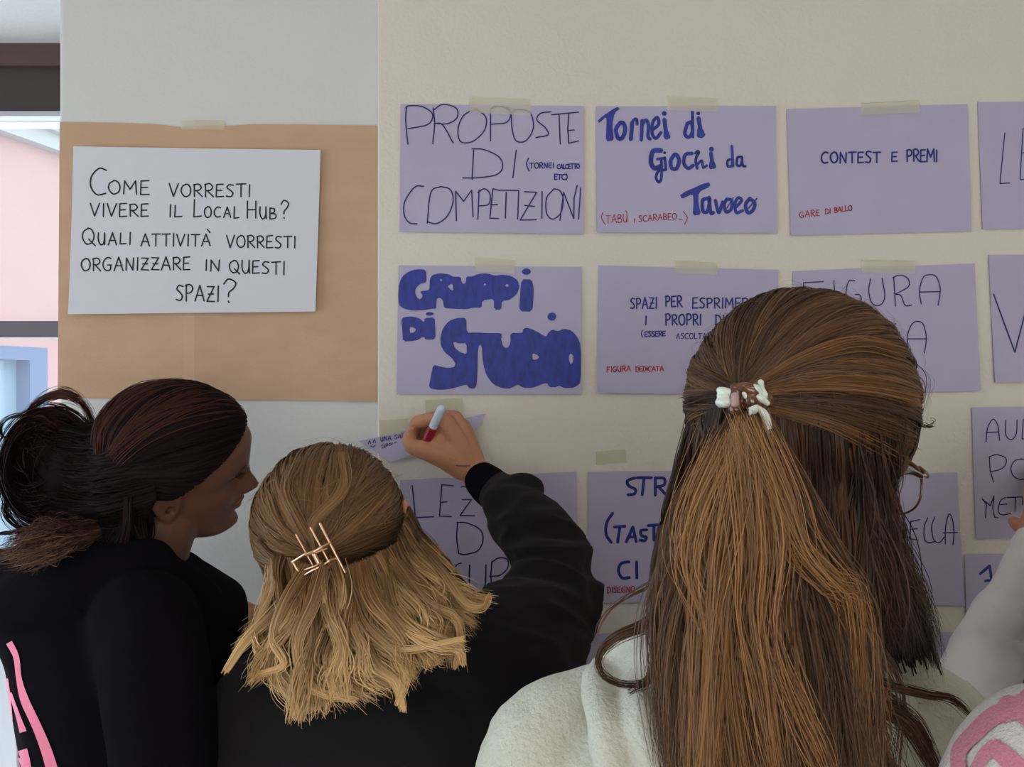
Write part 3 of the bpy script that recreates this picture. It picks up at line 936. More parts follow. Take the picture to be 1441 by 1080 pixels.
f9 = Flat(scrap)
c = cr(490, 560, .1596)
for pts in ([(182, 405), (192, 378), (202, 402)], [(222, 398), (234, 368), (246, 395)], [(203, 425), (225, 432), (242, 418)]): f9.stroke(c(pts), 1.2, 'ink_dark')
f9.text('UNA', 536, 621.0, 551, 618.5, 6, .95, 'ink_dark'); f9.text('SALA', 556, 618, 575, 613.5, 6, 1.0, 'ink_dark'); f9.text('OPPURE', 538, 630.8, 565, 626, 5.4, .95, 'ink_dark')
f9.stroke(c([(520, 470), (522, 495)]), 1.3, 'ink_dark', False); f9.stroke(c([(540, 468), (542, 492)]), 1.3, 'ink_dark', False); f9.stroke(c([(490, 462), (510, 455)]), 1.2, 'ink_dark', False)
f9.stroke(c([(1030, 210), (1045, 215)]), 1.5, 'ink_dark', False); f9.stroke(c([(1050, 235), (1038, 250), (1055, 262), (1063, 245), (1050, 235)]), 1.5, 'ink_dark')
f9.done()

# 10 LEZIONI DI RECUPERO
s10 = Sheet('paper_sheet', [(563, 676), (811, 664), (813, 838), (566, 849)], M['lilac'],
            'lilac sheet with thin letters LEZ and D behind the raised black sleeve', 'sheet', seed=11, group=LG)
c = cr(550, 660, .1759)
for pts, cv in [([(172, 135), (198, 390), (343, 382)], 0), ([(500, 135), (410, 127), (390, 377), (485, 380)], 0), ([(405, 268), (450, 262)], 0),
                ([(565, 140), (690, 135)], 0), ([(573, 245), (645, 245), (555, 372), (670, 374)], 0),
                ([(530, 430), (600, 430), (710, 480), (738, 560), (700, 650), (600, 682), (545, 675)], 1), ([(535, 425), (528, 550), (543, 675)], 1),
                ([(360, 728), (455, 738)], 0), ([(565, 752), (530, 765), (495, 820), (498, 885)], 1), ([(630, 768), (630, 920), (670, 985), (715, 992), (755, 930), (762, 765)], 1),
                ([(808, 740), (800, 850), (808, 965)], 0), ([(808, 745), (860, 712), (930, 720), (935, 790), (870, 850), (790, 855)], 1)]:
    s10.stroke(c(pts), 1.8, 'ink_dark', bool(cv))
s10.done()

# 11 STRUMENTI
s11 = Sheet('paper_sheet', [(827, 664), (1082, 662), (1084, 846), (828, 848)], M['lilac'],
            'lilac sheet with bold blue STR and open bracket, left of the long brown hair', 'sheet', seed=12, group=LG, lift=.002)
c = cr(820, 650, .2038)
for pts, cv in [([(358, 112), (308, 130), (315, 165), (362, 190), (355, 222), (312, 228)], 1), ([(375, 110), (472, 110)], 0), ([(422, 112), (410, 228)], 0),
                ([(500, 110), (500, 230)], 0), ([(500, 112), (560, 115), (560, 160), (500, 175)], 1), ([(520, 170), (575, 230)], 0),
                ([(205, 355), (165, 420), (160, 500), (195, 555)], 1), ([(218, 450), (290, 445)], 0), ([(255, 450), (240, 555)], 0), ([(300, 552), (345, 450), (368, 550)], 0), ([(310, 520), (362, 518)], 0),
                ([(440, 470), (400, 475), (405, 510), (438, 520), (425, 545), (395, 540)], 1), ([(450, 440), (520, 435)], 0), ([(490, 438), (490, 540)], 0),
                ([(318, 690), (265, 700), (245, 750), (270, 800), (320, 798)], 1), ([(370, 690), (372, 800)], 0)]:
    s11.stroke(c(pts), 4.2, 'ink_blue', bool(cv))
s11.stroke(c([(115, 865), (118, 905)]), 1.5, 'ink_red', False); s11.stroke(c([(98, 885), (135, 883)]), 1.5, 'ink_red', False)
s11.text('DISEGNO', 854, 834, 893, 833, 8, 1.4, 'ink_red')
s11.done()

# 12 ELLA
s12 = Sheet('paper_sheet', [(1098, 671), (1346, 665), (1355, 851), (1104, 850)], M['lilac'],
            'lilac sheet with thin letters ELLA to the right of the brown hair', 'sheet', seed=13, group=LG, lift=.004)
c = cr(1240, 640, .2036)
for pts, cv in [([(260, 449), (200, 462), (195, 580), (250, 590)], 0), ([(200, 515), (245, 512)], 0), ([(317, 437), (293, 500), (295, 585), (325, 607), (365, 600)], 1),
                ([(366, 432), (345, 490), (352, 570), (378, 605), (405, 602), (430, 570)], 1), ([(437, 615), (440, 500), (463, 412), (485, 440), (497, 530), (490, 622)], 1), ([(420, 540), (520, 537)], 0)]:
    s12.stroke(c(pts), 1.6, 'ink_dark', bool(cv))
s12.done()

# 13 AUL PO METT
s13 = Sheet('paper_sheet', [(1366, 574), (1622, 569), (1628, 752), (1372, 758)], M['lilac'],
            'lilac sheet with thin letters AU, PO and METT above the pale sleeve', 'sheet', seed=14, group=LG, lift=.005)
for pts, cv in [([(1386, 622), (1388, 603), (1396, 590), (1403, 600), (1405, 620)], 1), ([(1387, 609), (1404, 608)], 0), ([(1414, 592), (1414, 612), (1422, 619), (1429, 610), (1430, 591)], 1), ([(1439, 590), (1437, 618), (1452, 617)], 0)]:
    s13.stroke(pts, 1.5, 'ink_dark', bool(cv))
for pts, cv in [([(740, 15), (745, 100), (768, 190)], 1), ([(738, 15), (790, 0), (850, 20), (855, 60), (820, 100), (745, 118)], 1), ([(985, 30), (920, 40), (890, 90), (905, 145), (950, 170), (1010, 165), (1060, 100), (1010, 40), (960, 28)], 1),
                ([(712, 438), (718, 340), (690, 305), (745, 352), (772, 285), (762, 370), (775, 430), (800, 435)], 0), ([(850, 295), (815, 320), (800, 390), (830, 415), (885, 405)], 1), ([(815, 345), (860, 340)], 0), ([(862, 295), (1040, 290)], 0), ([(920, 295), (915, 390)], 0), ([(970, 293), (966, 345)], 0)]:
    s13.stroke(c(pts), 1.5, 'ink_dark', bool(cv))
s13.done()

# 14 the sheet with 1
s14 = Sheet('paper_sheet', [(1357, 781), (1600, 776), (1604, 955), (1361, 960)], M['lilac'],
            'lilac sheet with a bold blue figure 1 behind the pale sleeve', 'sheet', seed=15, group=LG, D=1.499, lift=.002)
s14.stroke(c([(680, 822), (745, 768), (758, 872)]), 4.0, 'ink_blue', False); s14.stroke(c([(714, 872), (790, 862)]), 3.6, 'ink_blue', False)
s14.stroke(c([(695, 985), (690, 1030)]), 3.5, 'ink_blue', False)
s14.done()
# bottom row
s15 = Sheet('paper_sheet', [(821, 893), (1075, 880), (1078, 1060), (823, 1068)], M['lilac'],
            'blank lilac sheet low on the wall just behind the cream jacket collar', 'sheet', seed=16, group=LG); s15.done()
s16 = Sheet('paper_sheet', [(553, 922), (808, 920), (808, 1100), (553, 1102)], M['lilac'],
            'blank lilac sheet low on the wall behind the black sleeve elbow', 'sheet', seed=17, group=LG); s16.done()
s17 = Sheet('paper_sheet', [(1098, 888), (1349, 890), (1350, 1068), (1099, 1070)], M['lilac'],
            'blank lilac sheet low on the wall between brown hair and pale sleeve', 'sheet', seed=18, group=LG); s17.done()
# sheets continue? faint tape pieces left on the wall
for (xa, xb, ya_, yb_, t_) in ((533, 574, 592, 616, 'left of the slanted lilac scrap'), (598, 650, 563, 584, 'above the writing hand'), (838, 880, 636, 654, 'above the bold STR sheet')):
    V = [W(xa, ya_, 1.499), W(xb, ya_ - 3, 1.499), W(xb + 2, yb_ - 3, 1.499), W(xa + 1, yb_, 1.499)]
    V += [v + np.array([0, .0003, 0]) for v in V]
    o = obj('tape_piece', V, [(3, 2, 1, 0), (4, 5, 6, 7), (0, 1, 5, 4), (1, 2, 6, 5), (2, 3, 7, 6), (3, 0, 4, 7)], M['tape'], origin=tuple(V[0]))
    tag(o, 'strip of yellowish tape stuck on the wall ' + t_, 'tape', 'loose tape strips on the wall')


# ------------------------------------------------------------------ hair tools
def tubes(P, R, Cc, sides=2, center=None):
    """P (n,m,3), R (n,m), Cc (n,m,3) -> V, F, tint; two sides give a narrow strand strip lying on the head, more give a round lock"""
    n, m, _ = P.shape
    T = np.gradient(P, axis=1)
    T /= np.linalg.norm(T, axis=2, keepdims=True) + 1e-12
    if sides == 2:
        O = (P - center) * np.array([1, 1, .35])
        O /= np.linalg.norm(O, axis=2, keepdims=True) + 1e-9
        Wd = np.cross(T, O)
        Wd /= np.linalg.norm(Wd, axis=2, keepdims=True) + 1e-9
        Nn = np.cross(Wd, T)
        ph = RNG.normal(0, .38, (n, 1, 1))
        Wd = (np.cos(ph) * Wd + np.sin(ph) * Nn) * R[..., None] * 1.15
        V = np.stack([P - Wd, P + Wd], axis=2).reshape(-1, 3)
        i = np.arange(n)[:, None] * m * 2
        j = np.arange(m - 1)[None, :] * 2
        a = (i + j).ravel()
        Fc = np.stack([a, a + 1, a + 3, a + 2], axis=-1)
        return V, Fc, np.repeat(Cc.reshape(-1, 1, 3), 2, axis=1).reshape(-1, 3)
    U = np.cross(T, np.array([0.3, 0.2, 0.93]))
    U /= np.linalg.norm(U, axis=2, keepdims=True) + 1e-9
    Wv = np.cross(T, U)
    ph = RNG.uniform(0, 6.28, (n, 1, 1))
    rings = []
    for k in range(sides):
        a = 2 * np.pi * k / sides
        rings.append(P + (np.cos(a + ph) * U + np.sin(a + ph) * Wv) * R[..., None])
    V = np.stack(rings, axis=2).reshape(-1, 3)
    i = np.arange(n)[:, None, None] * m * sides
    j = np.arange(m - 1)[None, :, None] * sides
    k = np.arange(sides)[None, None, :]
    k2 = (k + 1) % sides
    a = i + j + k; b_ = i + j + k2; c_ = i + j + sides + k2; d = i + j + sides + k
    Fc = np.stack([a, b_, c_, d], axis=-1).reshape(-1, 4)
    tint = np.repeat(Cc.reshape(-1, 1, 3), sides, axis=1).reshape(-1, 3)
    return V, Fc, tint


class Hair:
    def __init__(s, center=(0, 0, 0)): s.V, s.F, s.T, s.n, s.c = [], [], [], 0, np.array(center)

    def add(s, P, R, Cc, sides=2):
        V, Fc, t = tubes(P, np.asarray(R) * np.ones(P.shape[:2]), Cc * np.ones_like(P), sides, s.c)
        s.V.append(V); s.F.append(Fc + s.n); s.T.append(t); s.n += len(V)

    def addmesh(s, V, Fc, colr):
        V = np.asarray(V)
        Fc = np.array([f for f in Fc if len(f) == 4])
        s.V.append(V); s.F.append(Fc + s.n); s.T.append(np.tile(np.array(colr), (len(V), 1))); s.n += len(V)

    def build(s, name, m, parent):
        o = obj(name, np.vstack(s.V), np.vstack(s.F), m, parent, smooth=True, tint=np.vstack(s.T))
        return o


def frame(yaw, pitch=0.0, roll=0.0):
    """columns: right, face, up. yaw 0 faces the wall (+y), positive to the right; pitch down +; roll towards its right +"""
    f = np.array([math.sin(yaw), math.cos(yaw), 0.0])
    u = np.array([0, 0, 1.0])
    r = np.cross(f, u)
    u1 = u * math.cos(roll) + r * math.sin(roll)
    r1 = r * math.cos(roll) - u * math.sin(roll)
    f1 = f * math.cos(pitch) - u1 * math.sin(pitch)
    u2 = u1 * math.cos(pitch) + f * math.sin(pitch)
    return np.stack([r1, f1, u2], axis=1)


def ell_hit(C, A, rad, px, py):
    """direction (unit, ellipsoid space) where the pixel ray first meets the ellipsoid"""
    o, d = ray(px, py)
    o = (np.array(o) - C) @ A / rad
    d = (np.array(d)) @ A / rad
    a = d @ d; b_ = 2 * o @ d; c_ = o @ o - 1
    disc = b_ * b_ - 4 * a * c_
    if disc < 0:
        t = -b_ / (2 * a)
    else:
        t = (-b_ - math.sqrt(disc)) / (2 * a)
    q = o + d * t
    return q / np.linalg.norm(q)


def slerp(a, b_, t):
    """a (n,3), b (n,3), t (m) -> n,m,3"""
    d = np.clip((a * b_).sum(1), -.9995, .9995)
    om = np.arccos(d)[:, None, None]
    t = t[None, :, None]
    return (np.sin((1 - t) * om) * a[:, None] + np.sin(t * om) * b_[:, None]) / np.sin(om)


def unit(v): return v / (np.linalg.norm(v, axis=-1, keepdims=True) + 1e-12)


def pick_col(n, m, cols, weights, root=None, tip=None, tipw=None, jitter=.18):
    cols = np.array(cols)
    k = RNG.choice(len(cols), size=n, p=np.array(weights) / sum(weights))
    Cc = np.repeat(cols[k][:, None], m, axis=1)
    if tip is not None:
        t = np.linspace(0, 1, m)[None, :, None]
        w = tipw if tipw is not None else t
        s_ = np.clip(w + RNG.uniform(-.45, .35, (n, 1, 1)), 0, 1) * t ** .8
        Cc = Cc * (1 - s_) + np.array(tip) * s_
    Cc = Cc * (1 + RNG.uniform(-jitter, jitter, (n, 1, 1)))
    return Cc


def clumpcol(n, s, cols, nb, seed):
    """colour that runs in bands across the sheet parameter s"""
    r = np.random.default_rng(seed)
    table = np.array(cols)[r.integers(0, len(cols), nb)]
    x = s / (s.max() + 1e-9) * (nb - 1)
    i = np.minimum(x.astype(int), nb - 2)
    f = (x - i)[:, None]
    return table[i] * (1 - f) + table[i + 1] * f


def scalp(h, C, A, rad, starts, gather, n, m, r0, cols, wts, lift=(0.0, .05), swirl=0.02, bow=0.0, sag=None, seed=0, stop=1.0, nb=60):
    """strands over an ellipsoid from start directions to the gather direction"""
    r = np.random.default_rng(seed)
    a = starts
    g = unit(gather[None] + r.normal(0, .035, (n, 3)))
    tt = np.linspace(0, stop, m)
    D = slerp(a, g, tt)
    # clumped sideways wobble
    key = np.arctan2(*( (a - gather) @ np.linalg.svd(gather[None])[2][1:].T ).T)
    cl = np.floor(key * 9) * 12.9898
    ph = (np.sin(cl) * 43758.5) % 6.28
    side = unit(np.cross(D, g[:, None, :]))
    wob = swirl * np.sin(tt[None, :] * 3.1 * (1 + .4 * np.sin(ph))[:, None] + ph[:, None]) * np.sin(np.pi * tt)[None]
    wob += r.normal(0, swirl * .25, (n, 1)) * np.sin(np.pi * tt)[None]
    D = unit(D + side * wob[..., None] + np.array([0, 0, 1]) * (bow * np.sin(np.pi * tt))[None, :, None])
    lf = r.uniform(lift[0], lift[1], (n, 1)) + .012 * np.sin(ph * 3)[:, None]
    ridge = .010 * np.sin(key * 31 + 2 * np.sin(key * 7))[:, None]
    L = .99 + (.01 + lf + ridge) * (1 - .3 * tt[None] ** 3) * np.clip(tt * 4, 0, 1)[None] ** .6
    P = C + ((D * L[..., None]) * rad) @ A.T
    R = r0 * r.uniform(.7, 1.3, (n, 1)) * np.ones((1, m))
    R[:, -1] *= .5
    base = np.array(cols)[r.choice(len(cols), n, p=np.array(wts) / sum(wts))]
    band = clumpcol(n, (key + np.pi), cols, nb, seed + 5)
    Cc = (base * .5 + band * .5)[:, None] * np.ones((1, m, 1)) * (1 + r.uniform(-.2, .2, (n, 1, 1)))
    h.add(P, R, Cc)


def sheet_hair(h, guides, n, m, r0, cols, wts, thick=0.02, clump=14, ck=.55, wave=0.0, wfreq=3.0, jit=.004, endv=.12, tip=None, seed=0,
               tipamt=1.0, sides=2, nb=24, taper=True, fray=0.0, startv=0.0):
    """hair hanging between guide curves (lists of px, py, depth)"""
    r = np.random.default_rng(seed)
    Gd = np.array([catmull(np.array([W(*q) for q in g]), m) for g in guides])        # K,m,3
    K = len(Gd)
    s = r.uniform(0, K - 1, n)
    cidx = np.round(s / (K - 1) * clump)
    cs = cidx / clump * (K - 1)
    t = np.linspace(0, 1, m)
    sv = s[:, None] + (cs - s)[:, None] * ck * t[None] ** .7
    if fray: sv = sv + r.normal(0, fray, (n, 1)) * t[None] ** 2
    sv = np.clip(sv, 0, K - 1.0001)
    i = sv.astype(int)
    f = (sv - i)[..., None]
    f = f * f * (3 - 2 * f) * .5 + f * .5
    # every strand ends at its own length
    cr_end = (np.sin(cidx * 78.233 + seed * 3) * 43758.5) % 1.0
    e = 1 - endv * (.6 * cr_end + .4 * r.uniform(0, 1, n))
    st = r.uniform(0, startv, n) if startv else np.zeros(n)
    tt = (st[:, None] + (e - st)[:, None] * t[None]) * (m - 1)
    j = np.minimum(tt.astype(int), m - 2)
    g = (tt - j)[..., None]
    def at(ii): return Gd[ii, j] * (1 - g) + Gd[ii, j + 1] * g
    P = at(i) * (1 - f) + at(np.minimum(i + 1, K - 1)) * f
    dome = np.sqrt(np.clip(1 - (2 * s / (K - 1) - 1) ** 2, 0.05, 1))
    dep = r.uniform(0, 1, n) ** .7 * thick * dome
    P[..., 1] += (-dep)[:, None] * (.35 + .65 * np.minimum(1, t * 3))[None]
    ph = (np.sin(cidx * 12.9898 + seed) * 43758.5) % 6.28
    am = wave * (t ** .9)[None]
    P[..., 0] += am * np.sin(t[None] * wfreq * 6.28 * (1 + .25 * np.sin(ph * 2))[:, None] + ph[:, None])
    P[..., 1] += am * .9 * np.cos(t[None] * wfreq * 6.28 * (1 + .25 * np.cos(ph * 3))[:, None] + ph[:, None] * 1.7)
    for q, (fa, aa) in enumerate(((1.7, 1.0), (4.3, .35))):
        P += (r.normal(0, jit * aa, (n, 1, 3)) * np.sin(t[None, :, None] * fa * 3 + r.uniform(0, 6.28, (n, 1, 1))) * (t[None, :, None] * .8 + .2))
    # tuck the strands of one clump in and out for depth
    P[..., 1] += (.25 * thick * np.sin(ph * 5))[:, None] * t[None] ** .5
    R = r0 * r.uniform(.7, 1.3, (n, 1)) * np.ones((1, m))
    if taper: R = R * (1 - .75 * np.clip((t - .75) / .25, 0, 1))[None]
    base = np.array(cols)[r.choice(len(cols), n, p=np.array(wts) / sum(wts))]
    band = clumpcol(n, s, cols, nb, seed + 5)
    Cc = (base * .32 + band * .68)[:, None] * np.ones((1, m, 1))
    if tip is not None:
        w_ = np.clip(t[None] * 1.25 - .25 + r.uniform(-.3, .3, (n, 1)) + .25 * np.sin(ph * 4)[:, None], 0, 1)[..., None] * tipamt
        Cc = Cc * (1 - w_) + np.array(tip) * w_
    Cc = Cc * (1 + r.uniform(-.12, .12, (n, 1, 1)))
    h.add(P, R, Cc, sides)


def wisp(h, pts, n, m, r0, col_, spread=.002, seed=0, var=.2, jit=.001):
    r = np.random.default_rng(seed)
    Cv = catmull(np.array([W(*q) for q in pts]), m)
    t = np.linspace(0, 1, m)
    off = r.normal(0, spread, (n, 1, 3)) * (1 - .6 * t[None, :, None]) + r.normal(0, jit, (n, 1, 3)) * np.sin(t[None, :, None] * 5 + r.uniform(0, 6, (n, 1, 1)))
    P = Cv[None] + off
    R = r0 * r.uniform(.7, 1.2, (n, 1)) * (1 - .7 * t[None] ** 3) * np.minimum(1, .3 + t * 6)[None]
    Cc = np.array(col_)[None, None] * np.ones((n, m, 1)) * (1 + r.uniform(-var, var, (n, 1, 1)))
    h.add(P, R, Cc)


def flyaways(h, C, A, rad, n, m, r0, colr, seed, length=.05, out=.012):
    r = np.random.default_rng(seed)
    a = unit(r.normal(size=(n, 3)))
    a[:, 2] = np.abs(a[:, 2]) * .9
    a = unit(a)
    tdir = unit(np.cross(a, r.normal(size=(n, 3))))
    t = np.linspace(0, 1, m)
    P = a[:, None] * (1 + (out / .1) * np.sin(np.pi * t * .8)[None] * r.uniform(.2, 1, (n, 1)))[..., None] + tdir[:, None] * (t[None, :, None] - .5) * (length / .1) * r.uniform(.4, 1, (n, 1, 1))
    P = C + (P * rad) @ A.T
    R = np.full((n, m), r0) * (1 - .6 * t)[None]
    h.add(P, R, np.array(colr)[None, None] * np.ones((n, m, 1)))


def ellipsoid(C, A, rad, keep=None, nu=48, nv=32):
    V = []
    for j in range(nv + 1):
        th_ = math.pi * j / nv
        for i in range(nu):
            p_ = 2 * math.pi * i / nu
            V.append((math.sin(th_) * math.cos(p_), math.sin(th_) * math.sin(p_), math.cos(th_)))
    L = np.array(V)
    V = C + (L * rad) @ A.T
    Fc = []
    for j in range(nv):
        for i in range(nu):
            k = (i + 1) % nu
            q = (j * nu + i, (j + 1) * nu + i, (j + 1) * nu + k, j * nu + k)
            if keep is None or all(keep(L[x]) for x in q): Fc.append(q)
    return V, Fc


# ------------------------------------------------------------------ heads and bodies
def interp(x, xs, ys): return np.interp(x, xs, ys)


def head_shapes(C, A, sc_=1.0, ears=True):
    """head as closed shapes: a sculpted skull with face, two ears; local axes right, face, up"""
    rows, seg = 96, 96
    zs = [-.118, -.108, -.095, -.080, -.060, -.030, .0, .03, .06, .085, .098, .105]
    fr = [.050, .074, .083, .076, .079, .082, .081, .090, .089, .070, .045, .0]
    bk = [-.00, -.022, -.040, -.055, -.070, -.086, -.096, -.099, -.092, -.068, -.042, .0]
    wd = [.014, .034, .046, .054, .060, .066, .070, .074, .071, .054, .034, .002]
    V = []
    a = np.linspace(0, 2 * np.pi, seg, endpoint=False)
    zz_ = -.118 + .223 * (1 - np.cos(np.linspace(0, np.pi, rows))) / 2
    for z in zz_:
        f, b_, w = interp(z, zs, fr), interp(z, zs, bk), interp(z, zs, wd)
        x = w * np.cos(a)
        y = (f + b_) / 2 + (f - b_) / 2 * np.sin(a)
        fm = np.clip(np.sin(a), 0, 1) ** .5
        # nose
        na = interp(z, [-.043, -.036, -.030, -.022, -.010, .004, .018, .03], [0, .010, .024, .029, .021, .012, .004, 0])
        nw = interp(z, [-.04, -.028, -.01, .02], [.0125, .0125, .009, .0075])
        y = y + fm * na * np.exp(-(x / nw) ** 2)
        # nostrils wings
        y = y + fm * .007 * np.exp(-((np.abs(x) - .013) / .006) ** 2 - ((z + .030) / .007) ** 2)
        # lips
        y = y + fm * (.0085 * math.exp(-((z + .050) / .0055) ** 2) + .0080 * math.exp(-((z + .063) / .0055) ** 2) - .004 * math.exp(-((z + .0565) / .0018) ** 2)) * np.exp(-(x / .019) ** 2)
        # chin
        y = y + fm * .005 * math.exp(-((z + .094) / .010) ** 2) * np.exp(-(x / .016) ** 2)
        # sockets, lids, brow, cheek
        y = y - fm * .011 * np.exp(-((np.abs(x) - .030) / .014) ** 2 - ((z - .002) / .010) ** 2)
        y = y + fm * .006 * np.exp(-((np.abs(x) - .031) / .010) ** 2 - ((z - .001) / .006) ** 2)
        y = y + fm * .003 * np.exp(-((np.abs(x) - .028) / .018) ** 2 - ((z - .021) / .006) ** 2)
        y = y + fm * .004 * np.exp(-((np.abs(x) - .040) / .014) ** 2 - ((z + .027) / .016) ** 2)
        V.append(np.stack([x, y, np.full(seg, z)], 1))
    V = np.vstack(V)
    Fc = []
    for i in range(rows - 1):
        for j in range(seg):
            k = (j + 1) % seg
            Fc.append((i * seg + j, i * seg + k, (i + 1) * seg + k, (i + 1) * seg + j))
    Fc.append(tuple(reversed(range(seg)))); Fc.append(tuple((rows - 1) * seg + j for j in range(seg)))
    out = [(C + V * sc_ @ A.T, Fc)]
    if ears:
        for sd in (-1, 1):
            def E(u, v, o): return C + np.array([sd * (.070 + o), -.006 + u, -.006 + v]) * sc_ @ A.T
            rim = [E(.010, -.020, .003), E(.012, .006, .004), (E(.006, .026, .008)), E(-.010, .030, .014), E(-.022, .018, .018), E(-.021, -.002, .016), E(-.012, -.020, .010), E(-.002, -.031, .005)]
            out.append(limb(rim, [x * sc_ for x in (.0035, .0034, .0034, .0036, .0036, .0036, .0045, .0065)], seg=10, n=30))
            anti = [E(-.004, .016, .009), E(-.012, .004, .012), E(-.006, -.014, .008)]
            out.append(limb(anti, [x * sc_ for x in (.0032, .0036, .0036)], seg=8, n=14))
            out.append(limb([E(.006, -.005, -.002), E(-.012, .004, .007)], [.011 * sc_, .012 * sc_], seg=12, n=8, flat=(A[:, 0], .35)))
            out.append(limb([E(.002, -.030, .002), E(-.003, -.026, .005)], [.0075 * sc_, .007 * sc_], seg=10, n=6, flat=(A[:, 0], .6)))
    return out


def face_details(body, C, A, sc_, skin=None):
    bvf = skin
    for sd in (-1, 1):
        c0 = C + np.array([sd * .031, .0515, .000]) * sc_ @ A.T
        V, Fc = ellipsoid(c0, A, np.array([.0115, .0115, .0115]) * sc_, nu=16, nv=12)
        e = obj('eye', V, Fc, M['eye'], body, smooth=True)
        V, Fc = ellipsoid(c0 + np.array([0, .0088, 0]) * sc_ @ A.T, A, np.array([.0050, .0032, .0050]) * sc_, nu=14, nv=8)
        obj('iris', V, Fc, M['iris'], e, smooth=True)

    def snap(x, y, z):
        p = C + np.array([x, y, z]) * sc_ @ A.T
        if bvf is None: return p
        q = bvf.find_nearest(Vector(p))
        return np.array(q[0] + q[1] * .0004)
    b_ = MB()
    for sd in (-1, 1):
        b_.add(*limb([snap(sd * x, y, z) for x, y, z in ((.014, .094, .020), (.022, .092, .024), (.032, .088, .026), (.044, .078, .022))], [.0018 * sc_, .0024 * sc_, .0020 * sc_, .0010 * sc_], seg=8, n=14))
    b_.build('eyebrows', M['iris'], body, smooth=True)
    b_ = MB()
    for sd in (-1, 1):
        b_.add(*limb([snap(sd * x, y, z) for x, y, z in ((.020, .085, .003), (.027, .087, .0062), (.035, .086, .0060), (.043, .078, .002))], [.0007 * sc_, .0013 * sc_, .0015 * sc_, .0008 * sc_], seg=6, n=14))
        for k in range(9):
            x = .022 + .0026 * k
            p = snap(sd * x, .086, .0050)
            b_.add(*limb([p, p + np.array([sd * (.001 + .0006 * k), .0055, .0012]) * sc_ @ A.T, p + np.array([sd * (.002 + .0009 * k), .0085, .0042]) * sc_ @ A.T], [.0004, .0003, .00015], seg=5, n=5))
    b_.build('eyelashes', M['iris'], body, smooth=True)


def legs(p, X, Y, hip, rx, ry, yaw=0.0):
    sh = [loft([(X, Y, hip - .12, rx * .8, ry * .9), (X, Y, hip - .02, rx * .95, ry), (X, Y, hip + .08, rx * .85, ry * .9)], yaw=yaw)]
    c_, s_ = math.cos(yaw), math.sin(yaw)
    feet = []
    for sd in (-1, 1):
        ox, oy = sd * .09 * c_, sd * .09 * s_
        sh.append(limb([(X + ox, Y + oy, hip - .06), (X + ox, Y + oy, hip - .28), (X + ox * 1.02, Y + oy, hip * .5), (X + ox * 1.05, Y + oy - .01, .26), (X + ox * 1.05, Y + oy, .10)], [.088, .078, .058, .052, .040]))
        feet.append((X + ox * 1.05, Y + oy))
    V, N, Fc = remesh(sh, .012, 3)
    obj('trousers', V, Fc, M['denim'], p, smooth=True)
    for (fx_, fy_) in feet:
        dx, dy = -s_, c_
        V, N, Fc = remesh([limb([(fx_ - dx * .05, fy_ - dy * .05, .045), (fx_ + dx * .06, fy_ + dy * .06, .045), (fx_ + dx * .15, fy_ + dy * .15, .035)], [.042, .043, .034]),
                           limb([(fx_, fy_, .05), (fx_, fy_, .12)], [.042, .042])], .008, 3)
        V[:, 2] = np.maximum(V[:, 2], 0.0005)
        obj('shoe', V, Fc, M['shoe'], p, smooth=True)


def ring(px, py, D, hw, ry, cyoff=0.0):
    p = W(px, py, D)
    return (p[0], p[1] + cyoff, p[2], hw / F * D, ry)


def trunk(rs):
    rs = sorted(rs, key=lambda q: q[2])
    return loft(rs, seg=56)


def decal(name, m, parent, bv, strips, up=.0012, step=6):
    """ribbons printed on a cloth surface; strips: (points px, widths px)"""
    b_ = MB()
    for pts, wid in strips:
        A_ = np.hstack([np.array(pts, float), np.array(wid, float)[:, None]])
        L = int(np.linalg.norm(np.diff(A_[:, :2], axis=0), axis=1).sum() / step) + 3
        Cv = catmull(A_, L)
        T_ = np.gradient(Cv[:, :2], axis=0); T_ /= np.linalg.norm(T_, axis=1)[:, None] + 1e-9
        Nn = np.stack([-T_[:, 1], T_[:, 0]], 1)
        row = []
        for i in range(L):
            r_ = []
            for q in np.linspace(-.5, .5, 7):
                p = Cv[i, :2] + Nn[i] * q * Cv[i, 2]
                o, d = ray(p[0], p[1])
                hit = bv.ray_cast(o, d)
                if hit[0] is None: r_.append(None); continue
                nrm = hit[1] if hit[1].dot(d) < 0 else -hit[1]
                r_.append(np.array(hit[0] + nrm * up))
            row.append(r_)
        for i in range(L - 1):
            for j in range(6):
                q = [row[i][j], row[i][j + 1], row[i + 1][j + 1], row[i + 1][j]]
                if any(x is None for x in q): continue
                if max(np.linalg.norm(q[k] - q[(k + 1) % 4]) for k in range(4)) > .05: continue
                b_.add(q, [(0, 1, 2, 3)])
    if b_.f: return b_.build(name, m, parent, smooth=True)


def person(x, y, label):
    return empty('person', (x, y, 0), label, 'person')


def sample_dirs(n, keep, g, seed, near=.9):
    r = np.random.default_rng(seed)
    out = []
    while sum(len(o) for o in out) < n:
        a = unit(r.normal(size=(n * 4, 3)))
        k = np.array([keep(d) for d in a]) & ((a @ g) < near)
        out.append(a[k])
    return np.vstack(out)[:n]


